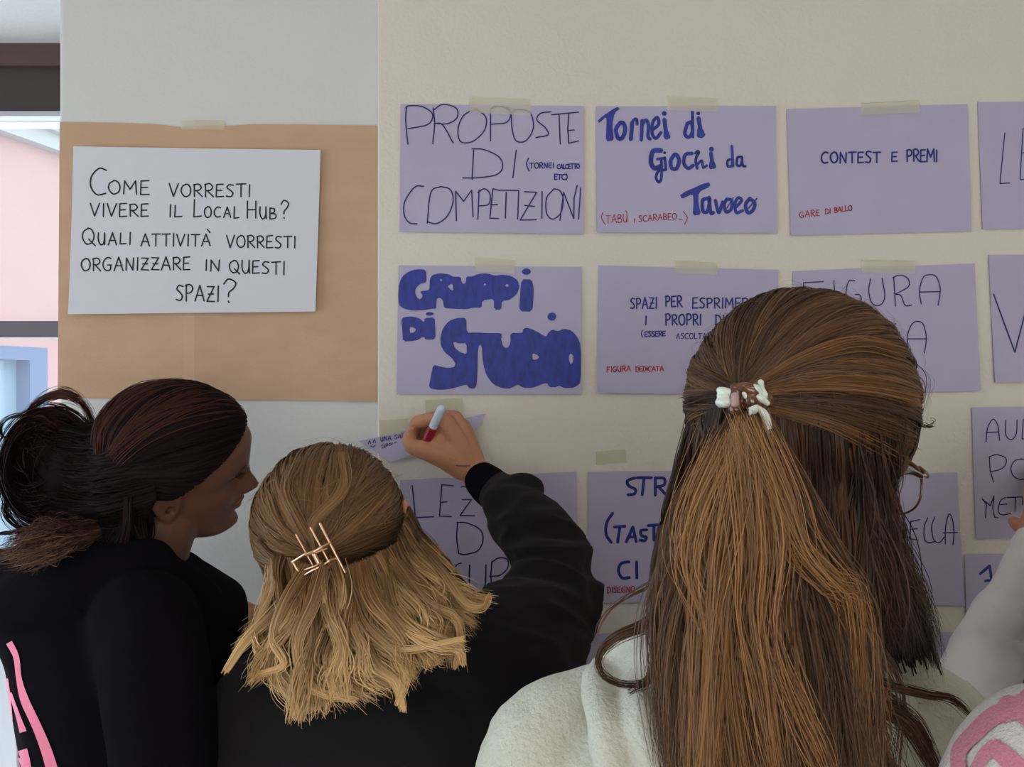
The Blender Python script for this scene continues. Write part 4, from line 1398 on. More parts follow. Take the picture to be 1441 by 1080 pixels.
# ================================================================= person with dark bun, left
P1 = person(-0.50, -0.34, 'person in profile with dark hair in a messy bun and black hoodie, at the left')
A1 = frame(math.radians(79), pitch=.16, roll=.60)
S1 = .93
C1 = W(364, 681, 1.255) - np.array([0, .108, -.022]) * S1 @ A1.T
sk = head_shapes(C1, A1, S1)
neck0 = C1 + np.array([0, -.02, -.06]) * S1 @ A1.T
tc = W(190, 900, 1.17)
sk.append(limb([neck0 + np.array([.012, 0, 0]), (neck0 + tc) / 2 + np.array([.0, 0, .02]), tc], [.050, .050, .06]))
sk.append(trunk([ring(185, 900, 1.17, 60, .07), ring(175, 930, 1.17, 110, .14), ring(175, 1080, 1.17, 120, .14), ring(175, 1400, 1.17, 105, .12), ring(175, 1500, 1.17, 60, .08)]))
V, N, Fc = remesh(sk, .0032, 2)
body1 = obj('body', V, Fc, M['skin_dark'], P1, smooth=True)
face_details(P1, C1, A1, S1, bvh_of(V, Fc))
bvh_of_skin1 = bvh_of(V, Fc)
# lips as their own patch
b_ = MB()
for z_, ya_ in ((-.050, .0885), (-.063, .0875)):
    pts = [C1 + np.array([x, ya_ - abs(x) * .42, z_ - (abs(x) * .12 if z_ > -.055 else -abs(x) * .22)]) * S1 @ A1.T for x in (-.020, -.010, 0, .010, .020)]
    pts = [np.array(bvh_of_skin1.find_nearest(Vector(p))[0]) for p in pts]
    b_.add(*limb(pts, [.0010, .0026, .0030, .0026, .0010], seg=10, n=14))
b_.build('lips', M['lip'], P1, smooth=True)
# hoodie
sh = [trunk([ring(196, 792, 1.20, 72, .062), ring(190, 820, 1.19, 120, .10), ring(178, 850, 1.18, 158, .155), ring(190, 900, 1.17, 144, .170),
             ring(194, 980, 1.17, 134, .165), ring(198, 1080, 1.17, 128, .155), ring(200, 1300, 1.17, 130, .145), ring(178, 1560, 1.17, 155, .15), ring(178, 1620, 1.17, 140, .14)]),
      # hood lying on the back, folded round the neck
      limb([W(300, 895, 1.15), W(268, 830, 1.14), W(190, 812, 1.10), W(100, 822, 1.10), W(20, 832, 1.14), W(-30, 846, 1.2)], [.03, .024, .030, .038, .045, .04], n=36),
      limb([W(205, 800, 1.12), W(110, 828, 1.09), W(30, 850, 1.12), W(-40, 862, 1.2)], [.035, .042, .046, .035], n=30),
      limb([W(278, 812, 1.26), W(240, 800, 1.28), W(120, 800, 1.30), W(0, 820, 1.26)], [.02, .028, .04, .045], n=24),
      limb([W(205, 880, 1.06), W(222, 960, 1.00), W(238, 1120, .99)], [.062, .058, .052], n=20),
      limb([W(238, 1120, .99), W(245, 1260, 1.0), W(275, 1300, 1.12)], [.052, .045, .038], n=20),
      limb([W(245, 875, 1.26), W(245, 960, 1.28), W(240, 1200, 1.26)], [.055, .045, .042], n=14)]
V, N, Fc = remesh(sh, .0065, 6)
V = folds(V, N, .0035, 9, 3, (1, 1, .6))
hood1 = obj('hoodie', V, Fc, M['black_cloth'], P1, smooth=True)
bv = bvh_of(V, Fc)
decal('printed_stripes', M['pink_print'], P1, bv, [
    ([(14, 905), (24, 925), (28, 955), (36, 985), (52, 1020), (66, 1055), (78, 1095)], [9, 8, 8, 12, 13, 15, 17]),
    ([(11, 955), (14, 985), (16, 1018)], [4, 6, 7]), ([(16, 975), (26, 1005), (34, 1030)], [4, 6, 10]),
    ([(30, 1056), (36, 1075), (40, 1095)], [20, 17, 14])])
legs(P1, P1.location.x, P1.location.y, .78, .14, .11, math.radians(-70))
# hair
h = Hair(C1)
E1 = C1 + np.array([0, -.006, .020]) * S1 @ A1.T
R1 = np.array([.088, .114, .103]) * S1
def keep1(d):
    if d[0] > .55 and d[2] < -.10 and d[1] > -.30: return False
    return (d[1] < .20 + .92 * d[2]) if d[2] > -.22 else (d[1] < .0 and d[2] > -.62)
def keep1o(d): return keep1(d + np.array([0, .03, 0]))
V, Fc = ellipsoid(E1, A1, R1 * .985, keep1o)
h.addmesh(V, Fc, (.010, .006, .006))
g1 = ell_hit(E1, A1, R1, 150, 668)
blk = [(.010, .006, .007), (.014, .008, .009), (.020, .010, .011)]
st = sample_dirs(2600, keep1o, g1, 3)
edge = sample_dirs(9000, lambda d: keep1o(d) and not keep1(d + np.array([0, .10, -.06])), g1, 4)[:2600]
scalp(h, E1, A1, R1, np.vstack([st, edge]), g1, len(st) + len(edge), 16, .0006, blk, [4, 3, 1], lift=(0, .05), swirl=.05, seed=5)
# red-brown light tones over the crown
stc = sample_dirs(260, lambda d: keep1o(d) and d[2] > .5 and d[0] < .1, g1, 14)
scalp(h, E1, A1, R1 * 1.012, stc, g1, 260, 16, .0005, [(.06, .022, .016)], [1], lift=(.02, .06), swirl=.08, seed=15)
# bun
Bc, Br = W(70, 658, 1.20), np.array([.056, .055, .074])
V, Fc = ellipsoid(Bc, np.eye(3), Br * .94)
h.addmesh(V, Fc, (.010, .006, .007))
V, Fc = limb([W(95, 665, 1.20), W(150, 665, 1.21), W(185, 660, 1.22)], [.055, .050, .05], seg=20)
h.addmesh(V, Fc, (.010, .006, .007))
r_ = np.random.default_rng(21)
n_, m_ = 2600, 20
ax = unit(r_.normal(0, .26, (n_, 3)) + np.array([0.35, -1, .25]))
e1 = unit(np.cross(ax, r_.normal(size=(n_, 3)))); e2 = np.cross(ax, e1)
lat = r_.uniform(-.85, .85, n_)
lat = np.round(lat * 5) / 5 * .5 + lat * .5
ph = r_.uniform(0, 6.28, n_)
ang = np.linspace(0, 1, m_)[None] * r_.uniform(1.0, 2.6, (n_, 1)) + ph[:, None]
rr = np.sqrt(1 - lat ** 2)[:, None]
D_ = ax[:, None] * lat[:, None, None] + rr[..., None] * (np.cos(ang)[..., None] * e1[:, None] + np.sin(ang)[..., None] * e2[:, None])
Lr = 1 + r_.uniform(-.02, .05, (n_, 1)) + .02 * np.sin(ang * 2 + ph[:, None]) + .10 * (r_.uniform(0, 1, (n_, 1)) > .96)
P = Bc + D_ * Lr[..., None] * Br
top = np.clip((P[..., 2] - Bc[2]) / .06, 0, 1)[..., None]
Cc = np.array([.014, .009, .010]) * (1 - top * .5) + np.array([.045, .016, .013]) * top * .5  # backlit red-brown glow painted into the strand colour towards the bun's top
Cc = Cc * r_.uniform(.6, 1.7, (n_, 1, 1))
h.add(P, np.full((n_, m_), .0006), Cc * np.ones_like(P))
# loop of hair above the bun, and loose wisps
sheet_hair(h, [[(215, 590, 1.155), (170, 600, 1.15), (125, 600, 1.17), (90, 590, 1.18)], [(220, 640, 1.13), (165, 650, 1.135), (120, 655, 1.145), (70, 650, 1.14)],
               [(220, 700, 1.13), (165, 715, 1.135), (120, 715, 1.145), (60, 700, 1.14)], [(200, 750, 1.15), (160, 755, 1.16), (110, 740, 1.17), (60, 730, 1.17)]],
           1500, 14, .0006, [(.014, .009, .010), (.020, .012, .013), (.009, .006, .006)], [2, 1, 2], thick=.016, clump=12, ck=.7, wave=.002, jit=.005, seed=7, endv=.3)
for q in range(5):
    wisp(h, [(28 + q * 2, 612, 1.2), (48, 570 + q, 1.19), (84, 550 + q * 2, 1.18), (116, 566 + q, 1.18), (126 + q * 2, 600, 1.19), (122, 632, 1.18)], 30, 16, .00035, (.07, .028, .022), .0034, 30 + q)
wisp(h, [(60, 600, 1.2), (30, 584, 1.2), (3, 594, 1.2), (2, 612, 1.2), (16, 618, 1.2), (28, 604, 1.2)], 40, 18, .0005, (.02, .011, .011), .002, 41)
wisp(h, [(30, 620, 1.2), (12, 632, 1.2), (2, 650, 1.2), (-6, 668, 1.2)], 30, 12, .0005, (.02, .011, .011), .004, 42)
wisp(h, [(18, 700, 1.2), (0, 690, 1.2), (-14, 700, 1.2)], 30, 10, .0005, (.03, .016, .014), .004, 43)
wisp(h, [(10, 700, 1.2), (10, 725, 1.2), (32, 745, 1.2), (62, 750, 1.2), (90, 744, 1.2)], 60, 14, .0006, (.016, .009, .009), .004, 44)
wisp(h, [(48, 742, 1.19), (24, 748, 1.18), (-4, 752, 1.18)], 30, 10, .0005, (.02, .011, .011), .002, 45)
wisp(h, [(180, 700, 1.12), (178, 745, 1.11), (170, 790, 1.10), (176, 830, 1.06)], 40, 14, .0005, (.018, .010, .010), .004, 46)
wisp(h, [(200, 740, 1.13), (205, 775, 1.12), (196, 812, 1.10)], 30, 14, .0005, (.02, .011, .010), .004, 47)
# nape
sheet_hair(h, [[(150, 690, 1.17), (150, 740, 1.17), (110, 775, 1.16)], [(190, 690, 1.14), (195, 740, 1.15), (165, 785, 1.14)], [(214, 712, 1.15), (212, 750, 1.16), (194, 790, 1.16)]],
           700, 12, .0007, blk, [4, 3, 1], thick=.02, seed=8, jit=.004)
V, Fc = limb([W(190, 700, 1.20), W(172, 745, 1.20), W(150, 775, 1.19)], [.05, .042, .03], seg=20)
h.addmesh(V, Fc, (.010, .006, .007))
# brown wavy hair spilling over the hood
brn = [(.060, .030, .022), (.12, .062, .043), (.028, .016, .014), (.24, .13, .09)]
sheet_hair(h, [[(130, 728, 1.15), (90, 735, 1.12), (40, 742, 1.10), (-12, 760, 1.08)], [(138, 742, 1.13), (95, 752, 1.085), (50, 770, 1.06), (-12, 788, 1.05)], [(142, 755, 1.12), (110, 768, 1.065), (68, 786, 1.045), (10, 808, 1.04)]],
           800, 26, .0004, brn, [3, 3, 3, 1], thick=.016, wave=.0045, wfreq=2.4, jit=.007, seed=9, clump=18, ck=.8, endv=.5)
h.build('hair', M['hair_dark'], P1)

# ================================================================= person writing, middle
P2 = person(-0.18, -0.42, 'person with wavy light brown hair and black sweatshirt writing on the wall')
A2 = frame(.06, pitch=.05, roll=-.06)
E2 = W(466, 737, 1.07)
R2 = np.array([.0845, .104, .090])
S2 = .90
C2 = E2 - np.array([0, -.004, .014]) @ A2.T
sk = head_shapes(C2, A2, S2)
sk.append(limb([C2 + np.array([0, -.02, -.05]), W(490, 880, 1.08), W(510, 960, 1.08)], [.048, .050, .06]))
sk.append(trunk([ring(515, 925, 1.08, 70, .05), ring(520, 960, 1.08, 150, .07), ring(525, 1080, 1.08, 200, .08), ring(525, 1400, 1.08, 170, .08), ring(525, 1600, 1.08, 100, .06)]))
wr = W(672, 668, 1.40)
elb = W(788, 842, 1.205)
shd = W(668, 962, 1.06)
sk.append(limb([shd, elb, W(745, 760, 1.30), wr], [.036, .028, .026, .022], n=30))
sk.append(limb([W(569, 704, 1.062), W(572, 722, 1.060), W(568, 742, 1.064)], [.0040, .0062, .0045], n=12))
Vt, Nt, Ft = remesh(sk, .005, 3)


def HP(x, y, D):                      # crop pixels of the hand close-up
    return W(490 + x * .1596, 560 + y * .1596, D)


hand = []
wr2 = HP(1110, 650, 1.405)
mcp = [HP(850, 225, 1.385), HP(930, 205, 1.405), HP(1000, 270, 1.425), HP(1040, 360, 1.445)]
hand.append(limb([W(690, 685, 1.375), wr2, HP(1020, 560, 1.41)], [.027, .0245, .025], flat=((0.3, 1, .3), .86)))
for q, r1 in zip(mcp, (.0165, .0165, .016, .015)):
    hand.append(limb([wr2, wr2 * .45 + q * .55, q], [.021, .0195, r1], n=12))
hand.append(limb([HP(1010, 600, 1.40), HP(860, 470, 1.395), HP(800, 330, 1.40)], [.023, .025, .018], n=14))   # palm body
# thumb: wraps from the lower edge around to the pen
hand.append(limb([HP(960, 560, 1.395), HP(790, 500, 1.382), HP(650, 455, 1.375)], [.022, .0175, .0145], n=14))
hand.append(limb([HP(650, 460, 1.375), HP(560, 425, 1.378), HP(545, 350, 1.395), HP(585, 315, 1.42)], [.0138, .0118, .0108, .0085], n=22))
# index: arches over and comes down on the pen
hand.append(limb([mcp[0], HP(760, 185, 1.385), HP(660, 205, 1.392)], [.0150, .0112, .0108], n=14))
hand.append(limb([HP(660, 205, 1.392), HP(600, 225, 1.405), HP(590, 285, 1.43), HP(600, 340, 1.455)], [.0108, .0098, .0088, .0070], n=18))
# middle, ring, little finger: folded behind, resting on the paper
hand.append(limb([mcp[1], HP(820, 175, 1.425), HP(680, 240, 1.445), HP(640, 330, 1.460), HP(660, 390, 1.472)], [.0150, .0115, .0105, .0092, .0078], n=24))
hand.append(limb([mcp[2], HP(860, 260, 1.450), HP(740, 300, 1.465), HP(690, 380, 1.475), HP(730, 430, 1.474)], [.0142, .0110, .0100, .0088, .0078], n=24))
hand.append(limb([mcp[3], HP(910, 350, 1.462), HP(810, 390, 1.476), HP(770, 440, 1.480), HP(810, 480, 1.478)], [.0130, .0100, .0090, .0080, .0070], n=24))
# web of skin under the pen and the crease below it
hand.append(limb([HP(860, 330, 1.392), HP(770, 400, 1.385), HP(700, 440, 1.385)], [.016, .015, .012], n=10))
Vh, Nh, Fh = remesh(hand, .0019, 2)
# skin creases over the knuckles
cr_ = wave_noise(Vh, 260, 5, 2)
Vh = Vh + Nh * (.00018 * cr_)[:, None]
nV = len(Vt)
body2 = obj('body', np.vstack([Vt, Vh]), np.vstack([Ft, Fh + nV]), M['skin_light'], P2, smooth=True)
face_details(P2, C2, A2, S2, bvh_of(Vt, Ft))
bvh_h = bvh_of(Vh, Fh)
decal('wrist_mark', M['tattoo'], P2, bvh_h, [([(641, 655.3), (650, 656.2), (657, 656.2), (662, 655.2)], [1.8, 2.6, 3.2, 2.2])], up=.0004, step=2)
# thumb nail and index nail
V, Fc = ellipsoid(HP(528, 352, 1.385), np.eye(3), np.array([.0035, .0045, .0065]), nu=16, nv=10)
obj('thumb_nail', V, Fc, mat('nail', (.62, .34, .26, 1), .3), P2, smooth=True)
# left hand steadied on the wall
lh = [limb([W(352, 915, 1.40), W(352, 880, 1.425)], [.026, .026]), limb([W(350, 885, 1.43), W(346, 862, 1.45)], [.026, .017]), limb([W(358, 885, 1.43), W(366, 866, 1.45)], [.026, .017])]
for k, (tx, ty) in enumerate(((396, 838), (414, 850), (420, 866), (418, 884))):
    lh.append(limb([W(362, 866 + 6 * k, 1.455), W((362 + tx) / 2 + 4, (862 + 6 * k + ty) / 2, 1.463), W(tx, ty, 1.482)], [.0125, .0095, .0072], n=12))
lh.append(limb([W(345, 880, 1.45), W(366, 896, 1.46), W(386, 905, 1.478)], [.014, .011, .008], n=12))
lh.append(limb([W(352, 915, 1.40), W(362, 1010, 1.27), W(410, 985, 1.1)], [.024, .030, .040], n=16))
V, N, Fc = remesh(lh, .004, 3)
V[:, 1] = np.minimum(V[:, 1], -.0005)
obj('left_hand', V, Fc, M['skin_light'], P2, smooth=True)

# sweatshirt
sh = [trunk([ring(500, 905, 1.07, 66, .060), ring(512, 928, 1.07, 140, .080), ring(530, 950, 1.07, 192, .100), ring(540, 985, 1.07, 228, .112),
             ring(535, 1080, 1.07, 252, .118), ring(530, 1300, 1.07, 235, .115), ring(530, 1560, 1.07, 215, .115), ring(530, 1600, 1.07, 200, .10)]),
      limb([W(430, 935, 1.06), W(362, 1000, 1.05), W(352, 1070, 1.06)], [.050, .056, .052], n=16),
      limb([W(352, 1070, 1.06), W(362, 1080, 1.18), W(362, 1010, 1.30), W(353, 930, 1.385)], [.050, .044, .036, .030], n=22),
      limb([W(600, 930, 1.06), W(690, 950, 1.06), W(745, 910, 1.12), W(778, 850, 1.20)], [.060, .074, .064, .053], n=24),
      limb([W(700, 905, 1.08), W(745, 880, 1.13), W(778, 840, 1.19)], [.060, .062, .056], n=20),
      limb([W(778, 850, 1.20), W(779, 812, 1.22), W(765, 770, 1.26)], [.0520, .052, .049], n=14),
      limb([W(765, 770, 1.26), W(740, 738, 1.295), W(715, 708, 1.33)], [.051, .045, .037], n=16),
      limb([W(715, 708, 1.33), W(700, 694, 1.360), W(690, 686, 1.374)], [.0345, .0300, .0275], n=10),
      limb([W(747, 690, 1.32), W(737, 682, 1.325), W(720, 690, 1.34)], [.017, .015, .016], n=8),
      limb([W(640, 960, 1.05), W(690, 1010, 1.04), W(690, 1100, 1.03)], [.06, .066, .06], n=16)]
V, N, Fc = remesh(sh, .0048, 5)
# creases that gather at the elbow and along the upper arm
w1 = wave_noise(V, 26, 8, 2, (.45, .6, 1.15))
d_el = np.linalg.norm(V - elb, axis=1)
V = V + N * (np.exp(-(d_el / .15) ** 2) * .013 * (1 - 2 * np.abs(w1)))[:, None]
V = folds(V, N, .003, 9, 12, (1, 1, .7))
obj('sweatshirt', V, Fc, M['charcoal_cloth'], P2, smooth=True)
# ribbed cuff
cf = [limb([W(702, 696, 1.358), W(688, 684, 1.376), W(680, 677, 1.386)], [.0300, .0298, .0280], seg=64, n=16)]
V, N, Fc = remesh(cf, .0016, 1)
axc = unit(W(700, 690, 1.362) - W(668, 667, 1.393)); rel = V - W(684, 678, 1.38)
e1 = unit(np.cross(axc, [0, 0, 1.0])); e2 = np.cross(axc, e1)
V = V + N * (.0005 * np.sin(np.arctan2(rel @ e2, rel @ e1) * 60))[:, None]
obj('cuff', V, Fc, M['black_cloth'], P2, smooth=True)
legs(P2, -.17, -.43, .76, .15, .11, 0)

# hair
h = Hair(C2)
gA2 = ell_hit(E2, A2, R2, 446, 783)
def keep2(d): return (d[1] < .25 + .75 * d[2]) and d[2] > -.75
V, Fc = ellipsoid(E2, A2, R2 * .985, keep2)
h.addmesh(V, Fc, (.070, .034, .015))
gold = [(.155, .078, .034), (.22, .118, .052), (.095, .046, .021), (.30, .172, .080)]
gd = unit(np.array([[0, -.35, -1.0]]))[0]
st = sample_dirs(1500, lambda d: keep2(d) and d[2] < .1 and d[1] < .4, gd, 21, near=.9)
scalp(h, E2, A2, R2, st, gd, 1500, 10, .00055, [(.12, .055, .022), (.19, .092, .036)], [2, 1], lift=(0, .03), swirl=.05, seed=20)
st = sample_dirs(5200, lambda d: keep2(d) and d[2] > -.35 and d[1] > -.75, gA2, 22, near=.72)
scalp(h, E2, A2, R2, st, gA2, 5200, 16, .00050, gold, [4, 3, 3, 1], lift=(0, .055), swirl=.085, seed=23, nb=46)
# twisted locks over the crown
for q, pts in enumerate(([(545, 690), (505, 735), (452, 775)], [(480, 640), (482, 690), (440, 738), (442, 775)], [(420, 650), (405, 690), (425, 735), (445, 775)],
                         [(566, 735), (520, 760), (462, 782)], [(380, 700), (395, 740), (438, 778)], [(365, 760), (400, 790), (440, 790)])):
    d0 = []
    for (a_, b__) in pts:
        dd = ell_hit(E2, A2, R2 * 1.055, a_, b__)
        d0.append(E2 + (dd * R2 * 1.055) @ A2.T)
    px_ = [((v[0]) * F / (v[1] - CY) + 720.5, 540 - (v[2] - CZ) * F / (v[1] - CY), v[1] - CY - .002) for v in d0]
    wisp(h, px_, 110, 16, .0005, gold[(1, 3, 1, 0, 1, 0)[q]], .0030, 60 + q, var=.3)
flyaways(h, E2, A2, R2 * 1.03, 260, 9, .00016, (.30, .17, .08), 24)
tipc = (.80, .55, .27)
g2 = [[(368, 735, 1.04), (376, 800, 1.02), (380, 850, 1.0), (368, 890, .985), (345, 930, .98)],
      [(392, 775, .985), (404, 830, .965), (388, 890, .95), (395, 930, .93), (378, 948, .92)],
      [(440, 795, .955), (432, 860, .935), (418, 920, .925), (440, 985, .915), (470, 985, .915)],
      [(480, 800, .955), (492, 860, .935), (505, 920, .925), (545, 955, .915), (566, 990, .91)],
      [(520, 785, .965), (548, 840, .945), (580, 890, .935), (620, 915, .925), (655, 920, .92)],
      [(560, 765, .99), (590, 810, .975), (625, 850, .96), (655, 880, .95), (650, 935, .94)],
      [(576, 715, 1.05), (600, 758, 1.03), (625, 798, 1.01), (660, 835, .985), (686, 842, .97)]]
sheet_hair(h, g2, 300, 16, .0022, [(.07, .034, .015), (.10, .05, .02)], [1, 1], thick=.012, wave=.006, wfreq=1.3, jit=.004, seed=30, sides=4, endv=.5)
sheet_hair(h, g2, 2600, 26, .00045, gold, [4, 3, 3, 1], thick=.030, clump=17, ck=.86, wave=.013, wfreq=1.25, jit=.005, seed=31, tip=tipc, endv=.35, fray=.10, nb=30)
sheet_hair(h, g2, 2400, 26, .00045, [(.16, .078, .032), (.30, .155, .064)], [1, 1], thick=.048, clump=11, ck=.93, wave=.017, wfreq=1.05, jit=.004, seed=37, tip=tipc, endv=.42, fray=.05, nb=22)
# individual curls, tips bleached
for q, (pts, nn) in enumerate((([(455, 800, .92), (440, 850, .90), (418, 905, .89), (430, 960, .885), (470, 980, .885), (492, 968, .885)], 130),
                         ([(430, 800, .93), (400, 850, .91), (385, 900, .90), (400, 935, .89), (368, 948, .89)], 110),
                         ([(500, 830, .92), (520, 880, .90), (560, 920, .89), (570, 955, .885), (560, 990, .885)], 120),
                         ([(480, 880, .90), (462, 930, .89), (475, 975, .885), (500, 985, .885)], 80),
                         ([(540, 815, .93), (560, 870, .91), (610, 900, .90), (645, 915, .895), (652, 935, .895)], 120),
                         ([(555, 790, .95), (600, 850, .93), (640, 870, .92), (648, 905, .91), (640, 940, .91)], 80),
                         ([(590, 770, .99), (625, 810, .96), (655, 850, .945), (680, 855, .94), (688, 838, .94)], 80),
                         ([(470, 790, .93), (482, 830, .91), (476, 865, .90), (462, 880, .90)], 60),
                         ([(450, 800, .92), (455, 840, .905), (468, 880, .90)], 60),
                         ([(530, 840, .91), (525, 890, .90), (560, 915, .89), (615, 908, .89), (650, 900, .89)], 90),
                         ([(420, 830, .92), (380, 870, .93), (345, 905, .94), (318, 945, .96)], 90),
                         ([(510, 900, .90), (530, 940, .89), (556, 960, .885), (568, 1000, .885)], 80))):
    r_ = np.random.default_rng(70 + q)
    n_, m_ = nn, 20
    Cv = catmull(np.array([W(*p) for p in pts]), m_)
    t = np.linspace(0, 1, m_)
    P = Cv[None] + r_.normal(0, .0032, (n_, 1, 3)) * (1 - .55 * t[None, :, None])
    w_ = np.clip(t[None, :, None] * 1.5 - .15 + r_.uniform(-.2, .2, (n_, 1, 1)), 0, 1)
    Cc = (np.array(gold[1]) * (1 - w_) + np.array(tipc) * w_) * (1 + r_.uniform(-.2, .2, (n_, 1, 1)))
    h.add(P, .0005 * (1 - .6 * t[None] ** 2) * np.ones((n_, 1)), Cc)
h.build('hair', M['hair'], P2)

# ================================================================= person with glasses, right
P3 = person(0.24, -0.72, 'person with long brown half-up hair, glasses and cream fleece jacket')
Y3 = math.radians(40)
A3 = frame(Y3, pitch=.08)
E3 = W(1130, 577, .765)
R3 = np.array([.0885, .110, .0965])
C3 = E3 + np.array([0, .004, -.046]) @ A3.T
S3 = .96
sk = head_shapes(C3, A3, S3, ears=False)
sk.append(limb([C3 + np.array([0, -.02, -.05]) @ A3.T, W(1090, 850, .80), W(1060, 960, .80)], [.050, .050, .06]))
sk.append(trunk([ring(1055, 930, .80, 110, .05), ring(1050, 970, .80, 230, .06), ring(1045, 1080, .80, 260, .07), ring(1045, 1500, .80, 240, .07), ring(1045, 1700, .80, 150, .06)]))
V, N, Fc = remesh(sk, .005, 3)
body3 = obj('body', V, Fc, M['skin_light'], P3, smooth=True)
face_details(P3, C3, A3, S3, bvh_of(V, Fc))
sh = [trunk([ring(1050, 922, .80, 95, .055), ring(1047, 948, .80, 172, .075), ring(1044, 975, .80, 238, .092), ring(1042, 1010, .80, 290, .104), ring(1042, 1050, .80, 315, .112),
             ring(1042, 1120, .80, 330, .118), ring(1040, 1400, .80, 330, .118), ring(1040, 1900, .80, 320, .115), ring(1040, 1960, .80, 300, .11)]),
      limb([W(850, 1000, .79), W(775, 1042, .78), W(748, 1120, .77), W(740, 1300, .77)], [.038, .048, .050, .046], n=26),
      limb([W(740, 1300, .77), W(745, 1500, .80), W(800, 1480, .98)], [.046, .042, .034], n=18),
      limb([W(1260, 985, .80), W(1320, 1030, .80), W(1345, 1110, .79), W(1350, 1300, .79)], [.040, .050, .050, .046], n=26),
      limb([W(1350, 1300, .79), W(1345, 1480, .82), W(1300, 1460, 1.0)], [.046, .042, .034], n=18),
      # rolled collar and the hood hanging from it
      limb([W(858, 938, .80), W(872, 921, .77), W(905, 916, .75), W(945, 925, .74)], [.009, .011, .012, .012], n=20),
      limb([W(872, 946, .76), W(905, 940, .735), W(935, 925, .73)], [.010, .013, .012], n=14),
      limb([W(858, 945, .76), W(888, 962, .735), W(925, 952, .715), (W(960, 930, .71))], [.008, .010, .013, .014], n=20),
      limb([W(845, 935, .775), W(840, 968, .728), W(852, 1020, .688), W(872, 1110, .662)], [.008, .012, .013, .014], n=24),
      limb([W(888, 966, .718), W(905, 1010, .682), W(930, 1110, .655)], [.010, .014, .016], n=20),
      limb([W(935, 960, .71), W(955, 1020, .690), W(975, 1110, .670)], [.013, .018, .020], n=20),
      limb([W(975, 1120, .68), W(1060, 1160, .665), W(1160, 1120, .68)], [.02, .026, .02], n=16),
      limb([W(1160, 925, .71), W(1220, 950, .715), W(1262, 1000, .715), W(1270, 1110, .69)], [.016, .018, .016, .018], n=20),
      limb([W(1230, 915, .77), W(1262, 932, .775), W(1290, 965, .78)], [.016, .020, .022], n=20),
      limb([W(1190, 950, .71), W(1215, 1010, .70), W(1225, 1110, .68)], [.014, .018, .018], n=18)]
V, N, Fc = remesh(sh, .0042, 5)
w1 = wave_noise(V, 17, 31, 2, (.8, 1, 1.6))
V = V + N * (.0028 * w1 - .0035 * np.exp(-((V[:, 0] + .003 - (CZ - 1.25 - 0) * 0) / .002) ** 2) * 0)[:, None]
V = folds(V, N, .0012, 40, 33, (.3, .6, 1.5))
obj('fleece_jacket', V, Fc, M['cream_fleece'], P3, smooth=True)
legs(P3, .20, -.70, .80, .16, .12, 0)

h = Hair(C3)
g3 = ell_hit(E3, A3, R3, 1046, 560)
def keep3(d): return d[1] < .42 + .7 * d[2] and d[2] > -.80
V, Fc = ellipsoid(E3, A3, R3 * .985, keep3)
h.addmesh(V, Fc, (.026, .013, .008))
br3 = [(.065, .034, .022), (.11, .056, .032), (.18, .088, .042), (.040, .023, .017), (.30, .15, .062)]
def start3(d):
    if not keep3(d): return False
    return d[1] > -.35 and d[2] > -.22
st = sample_dirs(7400, start3, g3, 42, near=.75)
scalp(h, E3, A3, R3, st, g3, 7400, 16, .00036, br3, [4, 4, 3, 3, 1], lift=(0, .05), swirl=.045, bow=.05, seed=43, nb=54)
# swooping lower edge of the upper section
for q, pts in enumerate(([(1272, 655), (1243, 634), (1180, 602), (1120, 584), (1062, 572)], [(1280, 620), (1230, 600), (1150, 578), (1065, 565)], [(1290, 560), (1220, 545), (1140, 543), (1062, 552)],
                         [(1270, 500), (1200, 485), (1120, 510), (1058, 545)], [(966, 565), (1000, 556), (1035, 558)], [(975, 520), (1005, 535), (1040, 552)])):
    d0 = [E3 + (ell_hit(E3, A3, R3 * 1.05, a_, b__) * R3 * 1.05) @ A3.T for a_, b__ in pts]
    px_ = [((v[0]) * F / (v[1] - CY) + 720.5, 540 - (v[2] - CZ) * F / (v[1] - CY), v[1] - CY - .001) for v in d0]
    wisp(h, px_, 110, 18, .00032, ((.17, .085, .036), (.10, .05, .026), (.20, .10, .040), (.19, .095, .040), (.05, .026, .017), (.09, .045, .026))[q], .0034 if q < 4 else .0018, 80 + q, var=.3)
gd = unit(np.array([[.12, -.45, -1.0]]))[0]
st = sample_dirs(2600, lambda d: keep3(d) and d[2] < .12 and d[1] < .42, gd, 46, near=.93)
scalp(h, E3, A3, R3, st, gd, 2600, 10, .0005, [(.038, .022, .017), (.062, .034, .024)], [1, 1], lift=(0, .03), swirl=.03, seed=47)
flyaways(h, E3, A3, R3 * 1.02, 420, 9, .00012, (.12, .065, .035), 44, length=.045, out=.010)
drk = [(.034, .018, .013), (.056, .029, .019), (.088, .043, .024)]
# under hair hanging straight down the back
def SD(px, py, k=1.015):
    d = ell_hit(E3, A3, R3 * k, px, py)
    p = E3 + (d * R3 * k) @ A3.T
    return (px, py, float(p[1] - CY))


